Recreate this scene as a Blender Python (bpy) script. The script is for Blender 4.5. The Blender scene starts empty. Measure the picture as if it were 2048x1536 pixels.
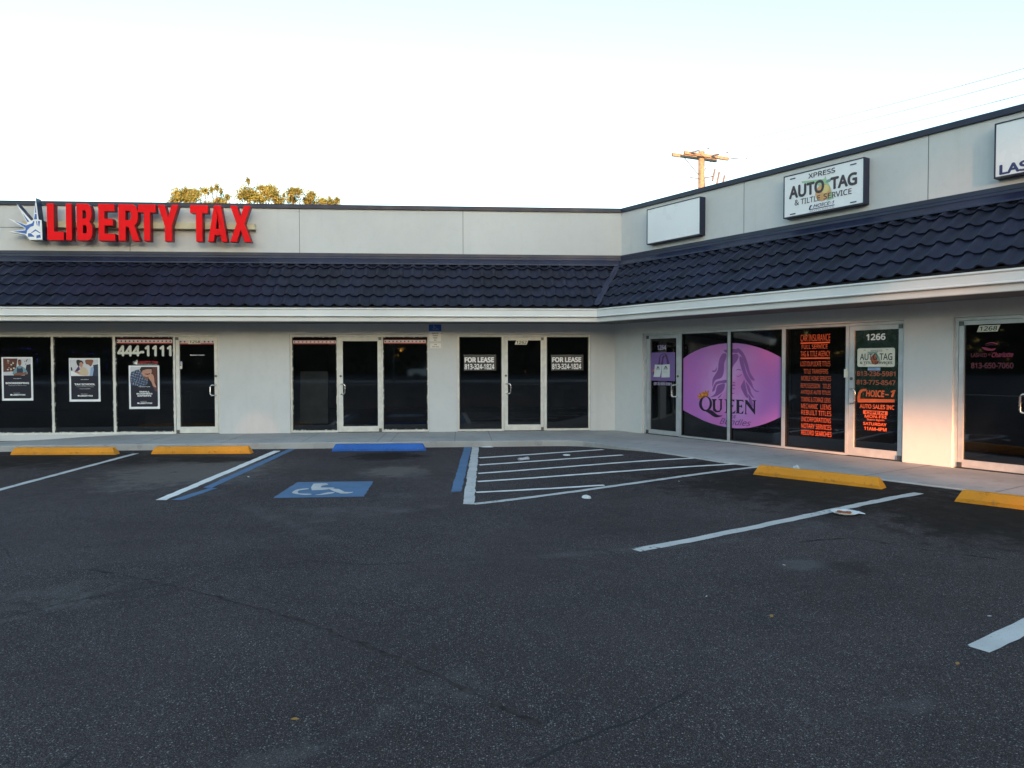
import bpy, bmesh, math, random
from mathutils import Vector, Matrix
from mathutils.geometry import tessellate_polygon
random.seed(7)
S = bpy.context.scene
COL = S.collection

# ------------------------------------------------------------------ camera, sky, sun, exposure
CAM_POS = Vector((-3.5748, -16.6531, 1.6995)); YAW, PITCH, ROLL = 0.0705, -0.0277, -0.0021
cam = bpy.data.cameras.new('camera'); cam.sensor_width = 36.0; cam.lens = 36.0*1452.46/2048
cam.clip_start = 0.05; cam.clip_end = 3000
fw = Vector((math.sin(YAW)*math.cos(PITCH), math.cos(YAW)*math.cos(PITCH), math.sin(PITCH)))
rt = Vector((math.cos(YAW), -math.sin(YAW), 0)); up = rt.cross(fw)
r2 = rt*math.cos(ROLL)+up*math.sin(ROLL); u2 = -rt*math.sin(ROLL)+up*math.cos(ROLL)
co = bpy.data.objects.new('camera', cam); COL.objects.link(co)
M = Matrix((r2, u2, -fw)).transposed().to_4x4(); M.translation = CAM_POS; co.matrix_world = M
S.camera = co
SUN_EL = math.radians(5.0); SUN_AZ = (0.10, -1.0)
sdir = Vector((SUN_AZ[0], SUN_AZ[1], 0)).normalized()*math.cos(SUN_EL)+Vector((0, 0, math.sin(SUN_EL)))
W = bpy.data.worlds.new('World'); S.world = W; W.use_nodes = True
wn = W.node_tree.nodes; bg = wn['Background']
sky = wn.new('ShaderNodeTexSky'); sky.sky_type = 'NISHITA'; sky.sun_disc = False
sky.sun_elevation = SUN_EL; sky.sun_rotation = math.atan2(SUN_AZ[0], SUN_AZ[1])
sky.air_density = 1.1; sky.dust_density = 0.6; sky.ozone_density = 1.5
W.node_tree.links.new(sky.outputs[0], bg.inputs[0]); bg.inputs[1].default_value = 0.15
sl = bpy.data.lights.new('sun', 'SUN'); sl.energy = 2.8; sl.angle = math.radians(0.5); sl.color = (1.0, 0.44, 0.20)
so = bpy.data.objects.new('sun', sl); COL.objects.link(so)
so.rotation_euler = sdir.to_track_quat('Z', 'Y').to_euler(); so.location = (0, -30, 30)
S.view_settings.view_transform = 'Standard'; S.view_settings.look = 'None'
S.view_settings.gamma = 1.0; S.view_settings.exposure = 2.45

# measured outlines: (u, z) on a wing or (x, y) on the lot, metres
DATA = {'QUEEN': {'oval': [(1.9777,1.7794),(2.1392,1.8705),(2.3155,1.9449),(2.5227,2.0107),(2.7419,2.0562),(2.9396,2.0842),(3.1331,2.095),(3.2754,2.0965),(3.4155,2.0893),
(3.5988,2.0661),(3.7636,2.0314),(3.9325,1.9875),(4.0981,1.9324),(4.2396,1.8738),(4.3788,1.8068),(4.389,0.7183),(4.2369,0.6467),(4.0675,0.5775),(3.8943,0.5204),(3.7023,0.4722),
(3.5514,0.4513),(3.3976,0.4376),(3.2568,0.4364),(3.1295,0.4439),(2.935,0.4652),(2.7528,0.496),(2.5666,0.5368),(2.4113,0.5872),(2.2,0.6557),(1.9838,0.7328)],
'hair': [[(3.1346,1.8877),(3.0545,1.8952),(2.9903,1.825),(2.9504,1.7219),(2.9271,1.5664),(2.8293,1.4354),(2.7967,1.3566),(2.7977,1.2258),(2.8302,1.305),(2.8793,1.3711),
(3.0257,1.4187),(3.0812,1.5416),(3.0881,1.6958),(3.1352,1.8109)],[(3.1385,1.3755),(3.0261,1.3607),(2.896,1.3323),(2.8306,1.2528),(2.79,1.134),(2.856,1.1621),(2.8964,1.2673),
(2.9942,1.3019),(3.1389,1.3178)],[(2.7575,1.0216),(2.8648,1.0972),(2.913,1.2418),(2.9943,1.2825),(3.1071,1.2979),(3.076,1.1685),(2.9307,1.0604)],[(2.931,1.015),(3.0281,1.0961),
(3.0474,1.1032),(2.98,1.0207)],[(3.0701,1.9592),(3.15,1.9706),(3.3854,1.9791),(3.417,1.9031),(3.2454,1.9143),(3.1345,1.9133)],[(3.3854,1.9854),(3.4625,1.9777),(3.5702,1.8698),
(3.647,1.7074),(3.7084,1.5216),(3.8134,1.3871),(3.7394,1.3858),(3.6639,1.4839),(3.5871,1.6577),(3.5096,1.8329),(3.4323,1.9091)],[(3.2225,1.8166),(3.2928,1.8731),(3.4017,1.8844),
(3.4361,1.8211),(3.372,1.7207),(3.2947,1.6321),(3.2488,1.4665),(3.2258,1.3897)],[(3.4561,1.8209),(3.4944,1.8331),(3.5406,1.7702),(3.5874,1.6203),(3.6337,1.496),(3.7397,1.3487),
(3.8001,1.2142),(3.9178,1.1685),(3.83,1.1658),(3.7255,1.2617),(3.6043,1.3959),(3.5272,1.545),(3.4646,1.7204)],[(3.5742,1.383),(3.5976,1.296),(3.6365,1.1599),(3.6675,1.0489),
(3.6223,1.0472),(3.5611,1.12),(3.4915,1.2434),(3.5291,1.3195)],[(3.6048,1.3461),(3.6958,1.2486),(3.7416,1.1259),(3.809,1.0418),(3.742,1.0702),(3.6665,1.1608)],[(3.6669,1.1173),
(3.7424,1.0269),(3.7808,0.88),(3.6985,0.9258),(3.675,1.0492)],[(2.7787,1.5525),(2.8614,1.566),(2.902,1.6312),(2.8944,1.5532),(2.8287,1.5241)]],'face': [[(3.3609,1.5538),
(3.4164,1.5895),(3.5041,1.5761),(3.4965,1.5623),(3.4196,1.5719)],[(3.3709,1.4654),(3.436,1.4511),(3.5048,1.4921),(3.4973,1.472),(3.4361,1.4373)],[(3.2938,1.3426),(3.3439,1.3309),
(3.3625,1.3464),(3.3472,1.3132),(3.3128,1.315)],[(3.274,1.2697),(3.3208,1.2898),(3.3755,1.2721),(3.3211,1.2594)],[(3.2823,1.2127),(3.3636,1.2123),(3.3216,1.1934)],[(3.2355,1.1502),
(3.2861,1.1199),(3.3549,1.1259),(3.2988,1.1013),(3.2515,1.1163)]],'crown': [[(2.3997,1.0419),(2.4522,0.9703),(2.6903,1.0389),(2.7063,1.1578),(2.6561,1.1234),(2.622,1.1553),
(2.5798,1.1144),(2.5285,1.1287),(2.5117,1.0857),(2.46,1.0933),(2.4465,1.0435)]],'q': [[(2.7917,0.8893),(2.7887,0.859),(2.7795,0.8295),(2.7642,0.802),(2.7436,0.7775),
(2.7184,0.7569),(2.6895,0.741),(2.6579,0.7305),(2.6249,0.7258),(2.5918,0.727),(2.5597,0.7342),(2.5301,0.7472),(2.504,0.7654),(2.4824,0.7881),(2.4663,0.8146),(2.4563,0.8436),
(2.4528,0.8742),(2.4559,0.9051),(2.4655,0.935),(2.4813,0.9628),(2.5025,0.9875),(2.5284,1.008),(2.5578,1.0235),(2.5897,1.0336),(2.6228,1.0378),(2.6558,1.0359),(2.6875,1.0282),
(2.7166,1.015),(2.7421,0.9966),(2.763,0.974),(2.7786,0.9479),(2.7883,0.9193)],[(2.7299,0.8931),(2.7282,0.8679),(2.7226,0.8434),(2.7135,0.8207),(2.7011,0.8006),(2.6859,0.7838),
(2.6685,0.7709),(2.6496,0.7626),(2.6298,0.7591),(2.6099,0.7606),(2.5907,0.767),(2.573,0.7781),(2.5574,0.7935),(2.5445,0.8126),(2.5349,0.8346),(2.5288,0.8588),(2.5267,0.8841),
(2.5285,0.9096),(2.5342,0.9343),(2.5435,0.9572),(2.5561,0.9774),(2.5715,0.9942),(2.5891,1.0068),(2.6082,1.0149),(2.628,1.0181),(2.6478,1.0164),(2.6669,1.0097),(2.6844,0.9984),
(2.6998,0.983),(2.7125,0.9639),(2.7219,0.9421),(2.7278,0.9181)]],'tail': [[(2.6249,0.735),(2.776,0.76),(2.9335,0.6733),(3.0636,0.6652),(2.9339,0.6239),(2.835,0.6323),
(2.7179,0.6912)]],'ueen': [[(2.7827,0.9832),(2.9067,0.988),(2.9068,0.9685),(2.874,0.9542),(2.8751,0.7978),(2.9165,0.7543),(2.9818,0.7642),(2.9977,0.8168),(2.9966,0.9657),
(2.9558,0.977),(2.9557,0.99),(3.0611,0.9941),(3.0371,0.9673),(3.0384,0.793),(2.9821,0.7318),(2.8839,0.72),(2.8176,0.7557),(2.8046,0.9513)],[(3.0853,0.9886),(3.3466,0.9951),
(3.3391,0.9478),(3.2998,0.9716),(3.229,0.9687),(3.2297,0.8793),(3.3005,0.8826),(3.316,0.9024),(3.3165,0.8389),(3.2976,0.857),(3.2299,0.8538),(3.2308,0.7388),(3.3017,0.7363),
(3.3794,0.7849),(3.3487,0.7199),(3.0873,0.7246),(3.1432,0.7469),(3.1416,0.9651)],[(3.3699,0.996),(3.5545,0.9983),(3.5625,0.9511),(3.5166,0.9742),(3.4599,0.9719),(3.4606,0.8837),
(3.502,0.8856),(3.5247,0.9181),(3.5253,0.8365),(3.4945,0.8601),(3.4608,0.8585),(3.4617,0.7451),(3.5032,0.7411),(3.5638,0.7945),(3.5491,0.7285),(3.372,0.7275),(3.3952,0.7478),
(3.3934,0.9754)],[(3.5849,0.9958),(3.6453,0.9982),(3.7915,0.8311),(3.7903,0.9793),(3.7576,0.9904),(3.7575,1.0003),(3.8608,1.0007),(3.8286,0.9809),(3.8264,0.7219),(3.6234,0.9225),
(3.6249,0.7415),(3.6551,0.7245),(3.5796,0.7265),(3.6021,0.7465),(3.6002,0.9777)]],'of': (3.2473,3.3881,0.6227,0.6902),'bundles': (2.9836,3.7387,0.4985,0.619)},
'CARINS': [('CAR INSURANCE',4.7818,5.3546,2.0863,2.2054),('',4.7828,5.3483,2.0448,2.0686),('FULL SERVICE',4.8068,5.3053,1.953,2.0281),
('TAG & TITLE AGENCY',4.7847,5.3547,1.8199,1.9139),('',4.7855,5.3513,1.7755,1.8001),('LOST/DUPLICATE TITLES',4.7865,5.3596,1.6467,1.7332),
('TITLE TRANSFERS',4.8471,5.3201,1.5172,1.5983),('MOBILE HOME SERVICES',4.8047,5.3769,1.3926,1.4764),('REPOSSESSION   TITLES',4.7951,5.371,1.2628,1.3433),
('ANTIQUE AUTO TITLES',4.7963,5.3694,1.1412,1.2245),('TOWING & STORAGE LIENS',4.8006,5.3708,1.0191,1.1024),('MECHANIC   LIENS',4.8065,5.3792,0.8999,0.9845),
('REBUILT TITLES',4.8108,5.3863,0.7874,0.872),('INCORPORATIONS',4.812,5.3818,0.669,0.751),('NOTARY SERVICES',4.8132,5.3888,0.5496,0.6331),
('RECORD SEARCHES',4.8144,5.3945,0.4316,0.5156)],'D66': {'1266': (5.9952,6.3167,2.071,2.1785),'plate': (5.8472,6.4718,1.6389,1.9443),'xpress': (6.0708,6.2683,1.8872,1.915),
'autotag': (5.8918,6.4317,1.7479,1.8575),'title': (5.8929,6.4329,1.6859,1.7252),'sticker': (6.028,6.2372,1.5804,1.6275),'p1': (5.8407,6.4851,1.488,1.568),
'p2': (5.8356,6.4869,1.3447,1.4246),'hoice': (5.9996,6.3126,1.1488,1.2594),'dash': (6.3218,6.3764,1.1836,1.2023),'one': (6.4077,6.489,1.1546,1.2715),
'sales': (5.8945,6.4731,0.954,1.0262),'openbox': (5.9565,6.3647,0.8616,0.9252),'open': (5.9966,6.3228,0.8692,0.9163),'mon': (5.984,6.3491,0.8022,0.853),
'hrs': (6.0207,6.3116,0.7512,0.7932),'sat': (5.9587,6.3505,0.6804,0.7313),'h2': (5.9771,6.3515,0.5983,0.6556),'c': [(6.012,1.2771),(5.9518,1.2754),(5.8981,1.2558),(5.8676,1.2057),
(5.8523,1.1143),(5.8598,1.0562),(5.8803,1.048),(6.4784,1.0737),(6.4777,1.1234),(5.8999,1.1097),(5.9124,1.1942),(5.9389,1.2338),(5.9991,1.2407)],'orange': (6.1509,1.7797),
'green': [(6.0181,1.8831),(6.2015,1.8867),(6.1759,1.8618),(6.2089,1.8109),(6.2421,1.7349),(6.1904,1.7352),(6.1703,1.7859),(6.15,1.8558),(6.0249,1.8664)]},
'D64': {'1264': (1.2671,1.5282,1.9959,2.1002),'panel': (1.0214,1.787,1.3244,1.9409),'phone': (1.1633,1.686,1.2193,1.2927),'hair': [[(1.2663,1.6865),(1.3043,1.7141),(1.3165,1.806),
(1.3541,1.8792),(1.4293,1.9149),(1.4793,1.9097),(1.3793,1.8789),(1.3545,1.8058),(1.3424,1.6864)],[(1.3739,1.6864),(1.3988,1.7505),(1.4172,1.8419),(1.4545,1.8781),(1.492,1.8595),
(1.4487,1.796),(1.4367,1.6863)],[(1.4792,1.9234),(1.5414,1.8908),(1.5851,1.8041),(1.6226,1.6862),(1.5548,1.6862),(1.542,1.7772),(1.5044,1.8593)],[(1.1324,1.51),(1.1775,1.5104),
(1.1779,1.4269),(1.1456,1.4358)]],'crown': [[(1.1129,1.5285),(1.1775,1.5197),(1.19,1.5846),(1.1515,1.5659)]],'paper1': [(1.1922,1.6773),(1.3992,1.6726),(1.3753,1.4065),
(1.178,1.4084)],'paper2': [(1.4042,1.6726),(1.6348,1.6862),(1.6424,1.4057),(1.3968,1.3976)],'lock': (1.8306,1.3769),'handle': ((1.8494,1.2205),(1.8507,0.992))},
'D68': {'num': (7.6609,7.9653,2.1471,2.2395),'low': [(7.7277,1.922),(7.7741,1.924),(7.8532,1.9008),(7.9116,1.9098),(7.8797,1.8759),(7.7879,1.8803)],'up': [(7.7669,1.9648),
(7.8518,1.9974),(7.93,1.9753),(7.925,1.9611),(7.852,1.983)],'up2': [(7.7672,1.9459),(7.8458,1.9658),(7.9239,1.9468),(7.8459,1.9557)],'lashed': (7.5879,7.7995,1.7825,1.8409),
'by': (7.8178,7.8479,1.8001,1.8362),'char': (7.861,8.1352,1.7798,1.8511),'phone': (7.59,8.1401,1.6196,1.7032),'lock': (8.2675,1.4005),'handle': ((8.2699,1.244),(8.2733,1.0231))},
'XP': {'rect': (4.2857,5.8322,4.3577,5.1296),'xpress': (4.7931,5.3084,4.9854,5.0726),'auto': (4.403,5.1043,4.6895,4.9193),'tag': (5.2196,5.708,4.6989,4.9162),
'tiltle': (4.5212,5.0286,4.5572,4.6574),'service': (5.0922,5.6107,4.5611,4.6593),'choice': (4.8759,5.2981,4.4493,4.511),'sales': (4.819,5.2927,4.388,4.4137),'c': [(4.8757,4.5073),
(4.842,4.5091),(4.8229,4.4866),(4.8069,4.4419),(4.8187,4.4252),(5.3014,4.4259),(5.3013,4.4385),(4.8379,4.4391),(4.8491,4.4776),(4.8662,4.4935)],
'dashes': [(4.4209,4.5319,5.0416,5.0629),(5.5795,5.6922,5.0398,5.0611),(4.4272,4.5382,4.4024,4.4232),(5.5868,5.6996,4.4057,4.4254)],'orange': [(5.0805,4.8393),(5.0836,4.5502),
(4.931,4.7073),(5.2301,4.691)],'green': [(4.6569,4.9698),(5.0983,4.9204),(5.1257,4.9653),(5.1449,4.9021),(5.2203,4.7518),(5.2865,4.5459),(5.1582,4.5279),(5.1002,4.7421),
(4.9101,4.8829),(4.6671,4.9329)],'leaf': [(5.1269,4.8509),(5.1497,4.8842),(5.1911,4.8966),(5.2554,4.8915),(5.2192,4.8529),(5.1779,4.8404)]},'BLANK': (0.7589,2.3082,4.3643,5.1495),
'LASH': {'l': (7.7805,4.7675),'zt': (7.775,5.1409),'zb': (7.7866,4.3533),'t': (7.8408,8.1546,4.3835,4.5351)},'POST': [(-13.6551,-12.9981,0.9127,1.8719),
(-12.2281,-11.5651,0.8831,1.8466),(-10.9511,-10.2895,0.7109,1.68)],'N444': (-11.1905,-10.0178,1.8839,2.1286),'S1': (-11.2247,-9.9919,2.1624,2.2678),
'MINI': (-10.7546,-10.3128,1.7248,1.7795),'MCREST': (-10.8741,-10.7608,1.702,1.8126),'TAGL': (-10.7615,-10.3261,1.6987,1.717),'S2': (-9.8564,-9.0734,2.1493,2.2577),
'N1258': (-9.6594,-9.3541,2.1623,2.2538),'BH': (-9.6153,-9.3071,1.9007,1.9243),'STK': (-9.8601,-9.7915,1.6018,1.7652),'H58': ((-9.0347,1.2452),(-9.0378,1.0085)),
'L58': (-9.0328,1.3936),'S3': (-7.3568,-6.3802,2.1559,2.2458),'S4': (-5.324,-4.3649,2.1635,2.2595),'PANEL': (-7.3494,-6.7043,0.3853,1.53),'H60': ((-6.2786,1.2156),
(-6.2806,0.9894)),'L60': (-6.2957,1.3699),'FL': [(-3.5191,-2.7577,1.5393,1.9106),(-1.5014,-0.7297,1.5393,1.9083)],'FLT': [((-3.484,-2.806,1.7331,1.8569),
(-3.4846,-2.7984,1.5716,1.7008)),((-1.4604,-0.7763,1.7347,1.854),(-1.4605,-0.7762,1.5718,1.7021))],'N1262': (-2.3295,-2.0125,2.1444,2.2442),'H62': ((-2.521,1.2351),
(-2.5216,1.0026)),'L62': (-2.5423,1.3892),'HC': [(-4.3029,-4.0035,2.4468,2.6525),(-4.2927,-4.0086,2.2096,2.4428),(-4.287,-3.9977,2.0514,2.1898)],'CREST': {'o': [(-12.8475,5.3619),
(-12.7966,4.883),(-12.7328,4.872),(-12.7259,4.4463),(-12.9932,4.4397),(-13.0445,4.5095),(-13.0886,4.5558),(-13.4361,4.6146),(-13.094,4.665),(-13.0934,4.6962),(-13.4489,4.9064),
(-13.0543,4.7708),(-13.0386,4.81),(-13.259,5.2279),(-12.9549,4.8616),(-12.9094,4.8817)],'b': [[(-12.8732,5.0069),(-12.8356,5.0074),(-12.8303,4.8904),(-12.8905,4.8897)],
[(-12.8525,5.2177),(-12.841,5.0346),(-12.8689,5.0343)],[(-13.1246,5.0116),(-12.9929,4.8378),(-13.0343,4.8334)],[(-13.3077,4.8536),(-13.0622,4.7551),(-12.9335,4.8034),
(-12.9024,4.8583),(-12.8839,4.843),(-12.9045,4.7491),(-12.9726,4.7249),(-13.0418,4.6461),(-13.0583,4.5679),(-13.0957,4.5792),(-13.335,4.6156),(-13.0793,4.6496),(-13.0745,4.7003)],
[(-13.0242,4.5838),(-12.9678,4.5844),(-12.8938,4.5227),(-12.8979,4.5086),(-13.0257,4.5097)],[(-12.8484,4.5388),(-12.7652,4.5592),(-12.7591,4.485),(-12.7853,4.4926),
(-12.8496,4.4747)],[(-12.9693,4.5883),(-12.8721,4.6713),(-12.8535,4.6637),(-12.7585,4.5945),(-12.7722,4.5849),(-12.8615,4.6387),(-12.949,4.5885)],[(-12.8514,4.8511),
(-12.8333,4.8514),(-12.8179,4.7539),(-12.8365,4.7639)],[(-12.8106,4.8555),(-12.7656,4.8521),(-12.7829,4.7333),(-12.7993,4.7424)]]},'ISA': [[(-5.62,-6.477),(-5.603,-6.399),
(-5.449,-6.399),(-5.41,-6.52),(-5.471,-6.592),(-5.459,-6.731),(-5.295,-6.757),(-5.288,-6.856),(-5.539,-6.955)],[(-5.768,-7.087),(-5.747,-6.866),(-5.629,-6.791),(-5.604,-6.866),
(-5.7,-6.942),(-5.698,-7.059),(-5.649,-7.177),(-5.507,-7.211),(-5.485,-7.279),(-5.577,-7.283),(-5.704,-7.195)],[(-5.437,-7.294),(-5.379,-7.244),(-5.301,-7.126),(-5.218,-7.121),
(-5.226,-7.211),(-5.348,-7.302)],[(-5.323,-6.889),(-5.203,-6.875),(-5.088,-7.109),(-4.982,-7.118),(-4.988,-7.186),(-5.114,-7.232)]],'STAINS': [[(0.473,-7.413),(1.16,-7.531),
(0.275,-7.868)],[(-11.221,-3.501),(-10.697,-3.546),(-10.916,-4.028)],[(-7.778,-4.868),(-6.827,-4.948),(-7.334,-6.121)],[(-4.954,-3.358),(-4.409,-3.406),(-4.903,-3.849)],
[(-4.639,-5.298),(-4.25,-5.345),(-4.596,-5.754)],[(1.515,-9.68),(2.033,-9.764),(1.27,-10.017)],[(-0.772,-10.897),(-0.613,-10.919),(-0.831,-11.018)],[(-0.432,-11.014),
(-0.276,-11.036),(-0.502,-11.142)],[(-7.89,-3.59),(-7.185,-3.651),(-7.779,-3.926)]],'CRACKS': [[(-7.688,-10.171),(-7.544,-10.069),(-7.16,-9.842),(-6.671,-9.659),(-6.285,-9.474),
(-5.839,-9.235),(-5.268,-8.914)],[(-6.691,-11.756),(-6.602,-11.698),(-6.372,-11.416),(-6.078,-11.171),(-5.674,-10.905)],[(-5.537,-10.627),(-5.232,-10.578),(-5.006,-10.506),
(-4.812,-10.444),(-4.334,-10.588),(-3.923,-10.544)],[(-7.868,-9.603),(-7.607,-9.929),(-7.45,-10.158)],[(-5.25,-13.651),(-5.206,-13.427)],[(-3.329,-13.707),(-3.117,-13.541),
(-2.668,-13.277),(-2.426,-13.055)]],'TAR': [[(-6.646,-10.526),(-6.188,-10.759),(-5.393,-11.293),(-4.954,-11.608),(-4.47,-12.024),(-4.052,-12.41),(-3.747,-12.743),(-3.559,-12.969),
(-3.366,-13.174),(-3.195,-13.381)],[(-0.468,-10.22),(0.06,-10.127),(0.438,-10.592),(0.858,-11.002)]],'SCUFF': [[(-6.807,-6.033),(-6.305,-6.075),(-6.74,-6.257)],[(-6.975,-6.953),
(-6.583,-6.986),(-6.91,-7.14)],[(0.053,-9.672),(0.475,-9.75),(-0.044,-9.859)],[(-8.098,-6.555),(-7.692,-6.589),(-8.026,-6.716)],[(-4.267,-5.693),(-3.966,-5.735),(-4.252,-5.933)],
[(-4.354,-7.35),(-4.035,-7.376),(-4.339,-7.525)],[(-4.846,-8.265),(-4.103,-8.325),(-4.821,-8.435)],[(-6.554,-11.204),(-6.118,-11.237),(-6.401,-11.487)],[(-3.689,-12.901),
(-3.481,-12.917),(-3.684,-13.071)],[(-4.453,-8.492),(-3.439,-7.928),(-4.446,-8.56)],[(-6.355,-11.385),(-6.101,-11.0),(-6.315,-11.462)],[(-2.112,-10.275),(-3.247,-10.519),
(-2.128,-10.343)],[(-1.519,-13.338),(-1.162,-13.26),(-1.549,-13.386)],[(-4.205,-13.417),(-3.636,-12.964),(-4.189,-13.502)],[(-5.515,-8.746),(-4.934,-9.581),(-5.53,-8.644)]]}

# ------------------------------------------------------------------ helpers
WORLD = {}
class Frame:                                  # a wing of the building: u along the wall, o outward from it
    def __init__(s, ux, uy, nx, ny): s.u = Vector((ux, uy, 0)); s.n = Vector((nx, ny, 0))
    def pt(s, u, o, z): return s.u*u+s.n*o+Vector((0, 0, z))
C60, S60 = 0.5, math.sqrt(3)/2
LW = Frame(1, 0, 0, -1); RW = Frame(C60, -S60, -S60, -C60)
def corner(o): return Vector((-C60, -S60, 0))*(o/S60)          # inner corner of the two wings, o outward
UL, UR = -22.0, 18.0

class MB:
    def __init__(s): s.v = []; s.f = []; s.m = []
    def face(s, pts, mi=0):
        b = len(s.v); s.v += [Vector(p) for p in pts]; s.f.append(tuple(range(b, b+len(pts)))); s.m.append(mi); return s
    def add(s, vs, fs, mi=0):
        b = len(s.v); s.v += [Vector(p) for p in vs]
        for f in fs: s.f.append(tuple(b+i for i in f)); s.m.append(mi)
        return s
    def hexa(s, p, mi=0):                     # p: 8 points, bottom ring 0-3, top ring 4-7
        return s.add(p, [(3, 2, 1, 0), (4, 5, 6, 7), (0, 1, 5, 4), (1, 2, 6, 5), (2, 3, 7, 6), (3, 0, 4, 7)], mi)
    def box(s, F, u0, u1, o0, o1, z0, z1, mi=0):
        g = F.pt
        return s.hexa([g(u0, o1, z0), g(u1, o1, z0), g(u1, o0, z0), g(u0, o0, z0), g(u0, o1, z1), g(u1, o1, z1), g(u1, o0, z1), g(u0, o0, z1)], mi)
    def tube(s, pts, r, n=8, mi=0, cap=True, r1=None):
        pts = [Vector(p) for p in pts]; rings = []; L = len(pts)
        for i, p in enumerate(pts):
            d = (pts[min(i+1, L-1)]-pts[max(i-1, 0)]).normalized()
            a = d.cross(Vector((0, 0, 1)) if abs(d.z) < .9 else Vector((1, 0, 0))).normalized(); b = d.cross(a)
            rr = r if r1 is None else r+(r1-r)*i/(L-1)
            rings.append([p+(a*math.cos(t)+b*math.sin(t))*rr for t in [2*math.pi*k/n for k in range(n)]])
        vs = [q for R in rings for q in R]; fs = []
        for i in range(L-1):
            for k in range(n): fs.append((i*n+k, i*n+(k+1) % n, (i+1)*n+(k+1) % n, (i+1)*n+k))
        if cap: fs.append(tuple(range(n))[::-1]); fs.append(tuple((L-1)*n+k for k in range(n)))
        return s.add(vs, fs, mi)
    def poly(s, F, outlines, o, mi=0, depth=0.0, side=None):      # 2D outlines (u,z) on the wall plane; depth = thickness behind o
        rings = [[Vector((a, b, 0)) for a, b in r] for r in outlines]
        flat = [p for r in rings for p in r]
        tri = tessellate_polygon(rings)
        fs = []
        for t in tri:
            a, b, c = (flat[i] for i in t)
            if (b-a).cross(c-a).z < 0: t = (t[0], t[2], t[1])
            fs.append(t)
        s.add([F.pt(p.x, o, p.y) for p in flat], fs, mi)
        if depth:
            for r in rings:
                for i in range(len(r)):
                    a, b = r[i], r[(i+1) % len(r)]
                    s.face([F.pt(a.x, o, a.y), F.pt(a.x, o-depth, a.y), F.pt(b.x, o-depth, b.y), F.pt(b.x, o, b.y)], mi if side is None else side)
            s.add([F.pt(p.x, o-depth, p.y) for p in flat], [t[::-1] for t in fs], mi if side is None else side)
        return s
    def rect(s, F, bx, o, mi=0, depth=0.0, side=None):
        u0, u1, z0, z1 = bx; return s.poly(F, [[(u0, z0), (u1, z0), (u1, z1), (u0, z1)]], o, mi, depth, side)
    def text(s, F, txt, bx, o, mi=0, bold=0.0, shear=0.0, depth=0.0, font=None):
        vs, fs = text2d(txt, bold, shear, font)
        u0, u1, z0, z1 = bx
        s.add([F.pt(u0+x*(u1-u0), o+l, z0+y*(z1-z0)) for x, y, l in vs], fs, mi); return s
    def build(s, name, mats, parent=None, smooth=False, center=True, fix=True):
        me = bpy.data.meshes.new(name)
        if not isinstance(mats, (list, tuple)): mats = [mats]
        c = Vector((0, 0, 0))
        if center and s.v:
            lo = Vector([min(v[i] for v in s.v) for i in range(3)]); hi = Vector([max(v[i] for v in s.v) for i in range(3)]); c = (lo+hi)/2
        me.from_pydata([v-c for v in s.v], [], s.f)
        for m in mats: me.materials.append(m)
        for p, mi in zip(me.polygons, s.m): p.material_index = mi; p.use_smooth = smooth
        if fix:
            bm = bmesh.new(); bm.from_mesh(me); bmesh.ops.remove_doubles(bm, verts=bm.verts, dist=1e-5)
            bmesh.ops.recalc_face_normals(bm, faces=bm.faces) if fix == 'n' else None
            bm.to_mesh(me); bm.free()
        o = bpy.data.objects.new(name, me); COL.objects.link(o)
        if parent: o.parent = parent; o.location = c-WORLD[parent]
        else: o.location = c
        WORLD[o] = c
        return o
_tc = {}
try: SANS = bpy.data.fonts.load(bpy.utils.system_resource('DATAFILES', path='fonts')+'/NotoSansMath-Regular.woff2')   # a face that ships inside Blender
except Exception: SANS = None
def text2d(txt, bold=0.0, shear=0.0, font=None):     # filled letters in a unit box; bold = copies shifted round the outline, each a hair above the last
    k = (txt, bold, shear)
    if k in _tc: return _tc[k]
    cu = bpy.data.curves.new('lettering', 'FONT'); cu.body = txt; cu.shear = shear; cu.resolution_u = 3
    if SANS: cu.font = SANS
    ob = bpy.data.objects.new('lettering', cu); COL.objects.link(ob)
    bpy.context.view_layer.update()
    ev = ob.evaluated_get(bpy.context.evaluated_depsgraph_get()); me = ev.to_mesh()
    v0 = [(v.co.x, v.co.y) for v in me.vertices]; f0 = []
    for p in me.polygons:
        f = tuple(p.vertices); a, b, c = (v0[i] for i in f[:3])
        f0.append(f[::-1] if (b[0]-a[0])*(c[1]-a[1])-(b[1]-a[1])*(c[0]-a[0]) < 0 else f)
    ev.to_mesh_clear(); bpy.data.objects.remove(ob); bpy.data.curves.remove(cu)
    sh = [(0, 0)]+([(bold*math.cos(t), bold*math.sin(t)) for t in [math.pi/4*j for j in range(8)]] if bold > .004 else [])
    vs = []; fs = []
    for i, (dx, dy) in enumerate(sh):
        n = len(vs); vs += [(x+dx, y+dy, i*.00006) for x, y in v0]; fs += [tuple(q+n for q in f) for f in f0]
    x0 = min(v[0] for v in vs); x1 = max(v[0] for v in vs); y0 = min(v[1] for v in vs); y1 = max(v[1] for v in vs)
    _tc[k] = ([((x-x0)/(x1-x0), (y-y0)/(y1-y0), l) for x, y, l in vs], fs); return _tc[k]
def sub(bx, x0, x1, y0, y1):                   # part of a box by fractions (y up)
    u0, u1, z0, z1 = bx; return (u0+(u1-u0)*x0, u0+(u1-u0)*x1, z0+(z1-z0)*y0, z0+(z1-z0)*y1)
def subp(bx, pts): u0, u1, z0, z1 = bx; return [(u0+(u1-u0)*x, z1-(z1-z0)*y) for x, y in pts]   # y down
def ell(cx, cy, rx, ry, n=24, a0=0.0): return [(cx+rx*math.cos(a0+2*math.pi*k/n), cy+ry*math.sin(a0+2*math.pi*k/n)) for k in range(n)]
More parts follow.
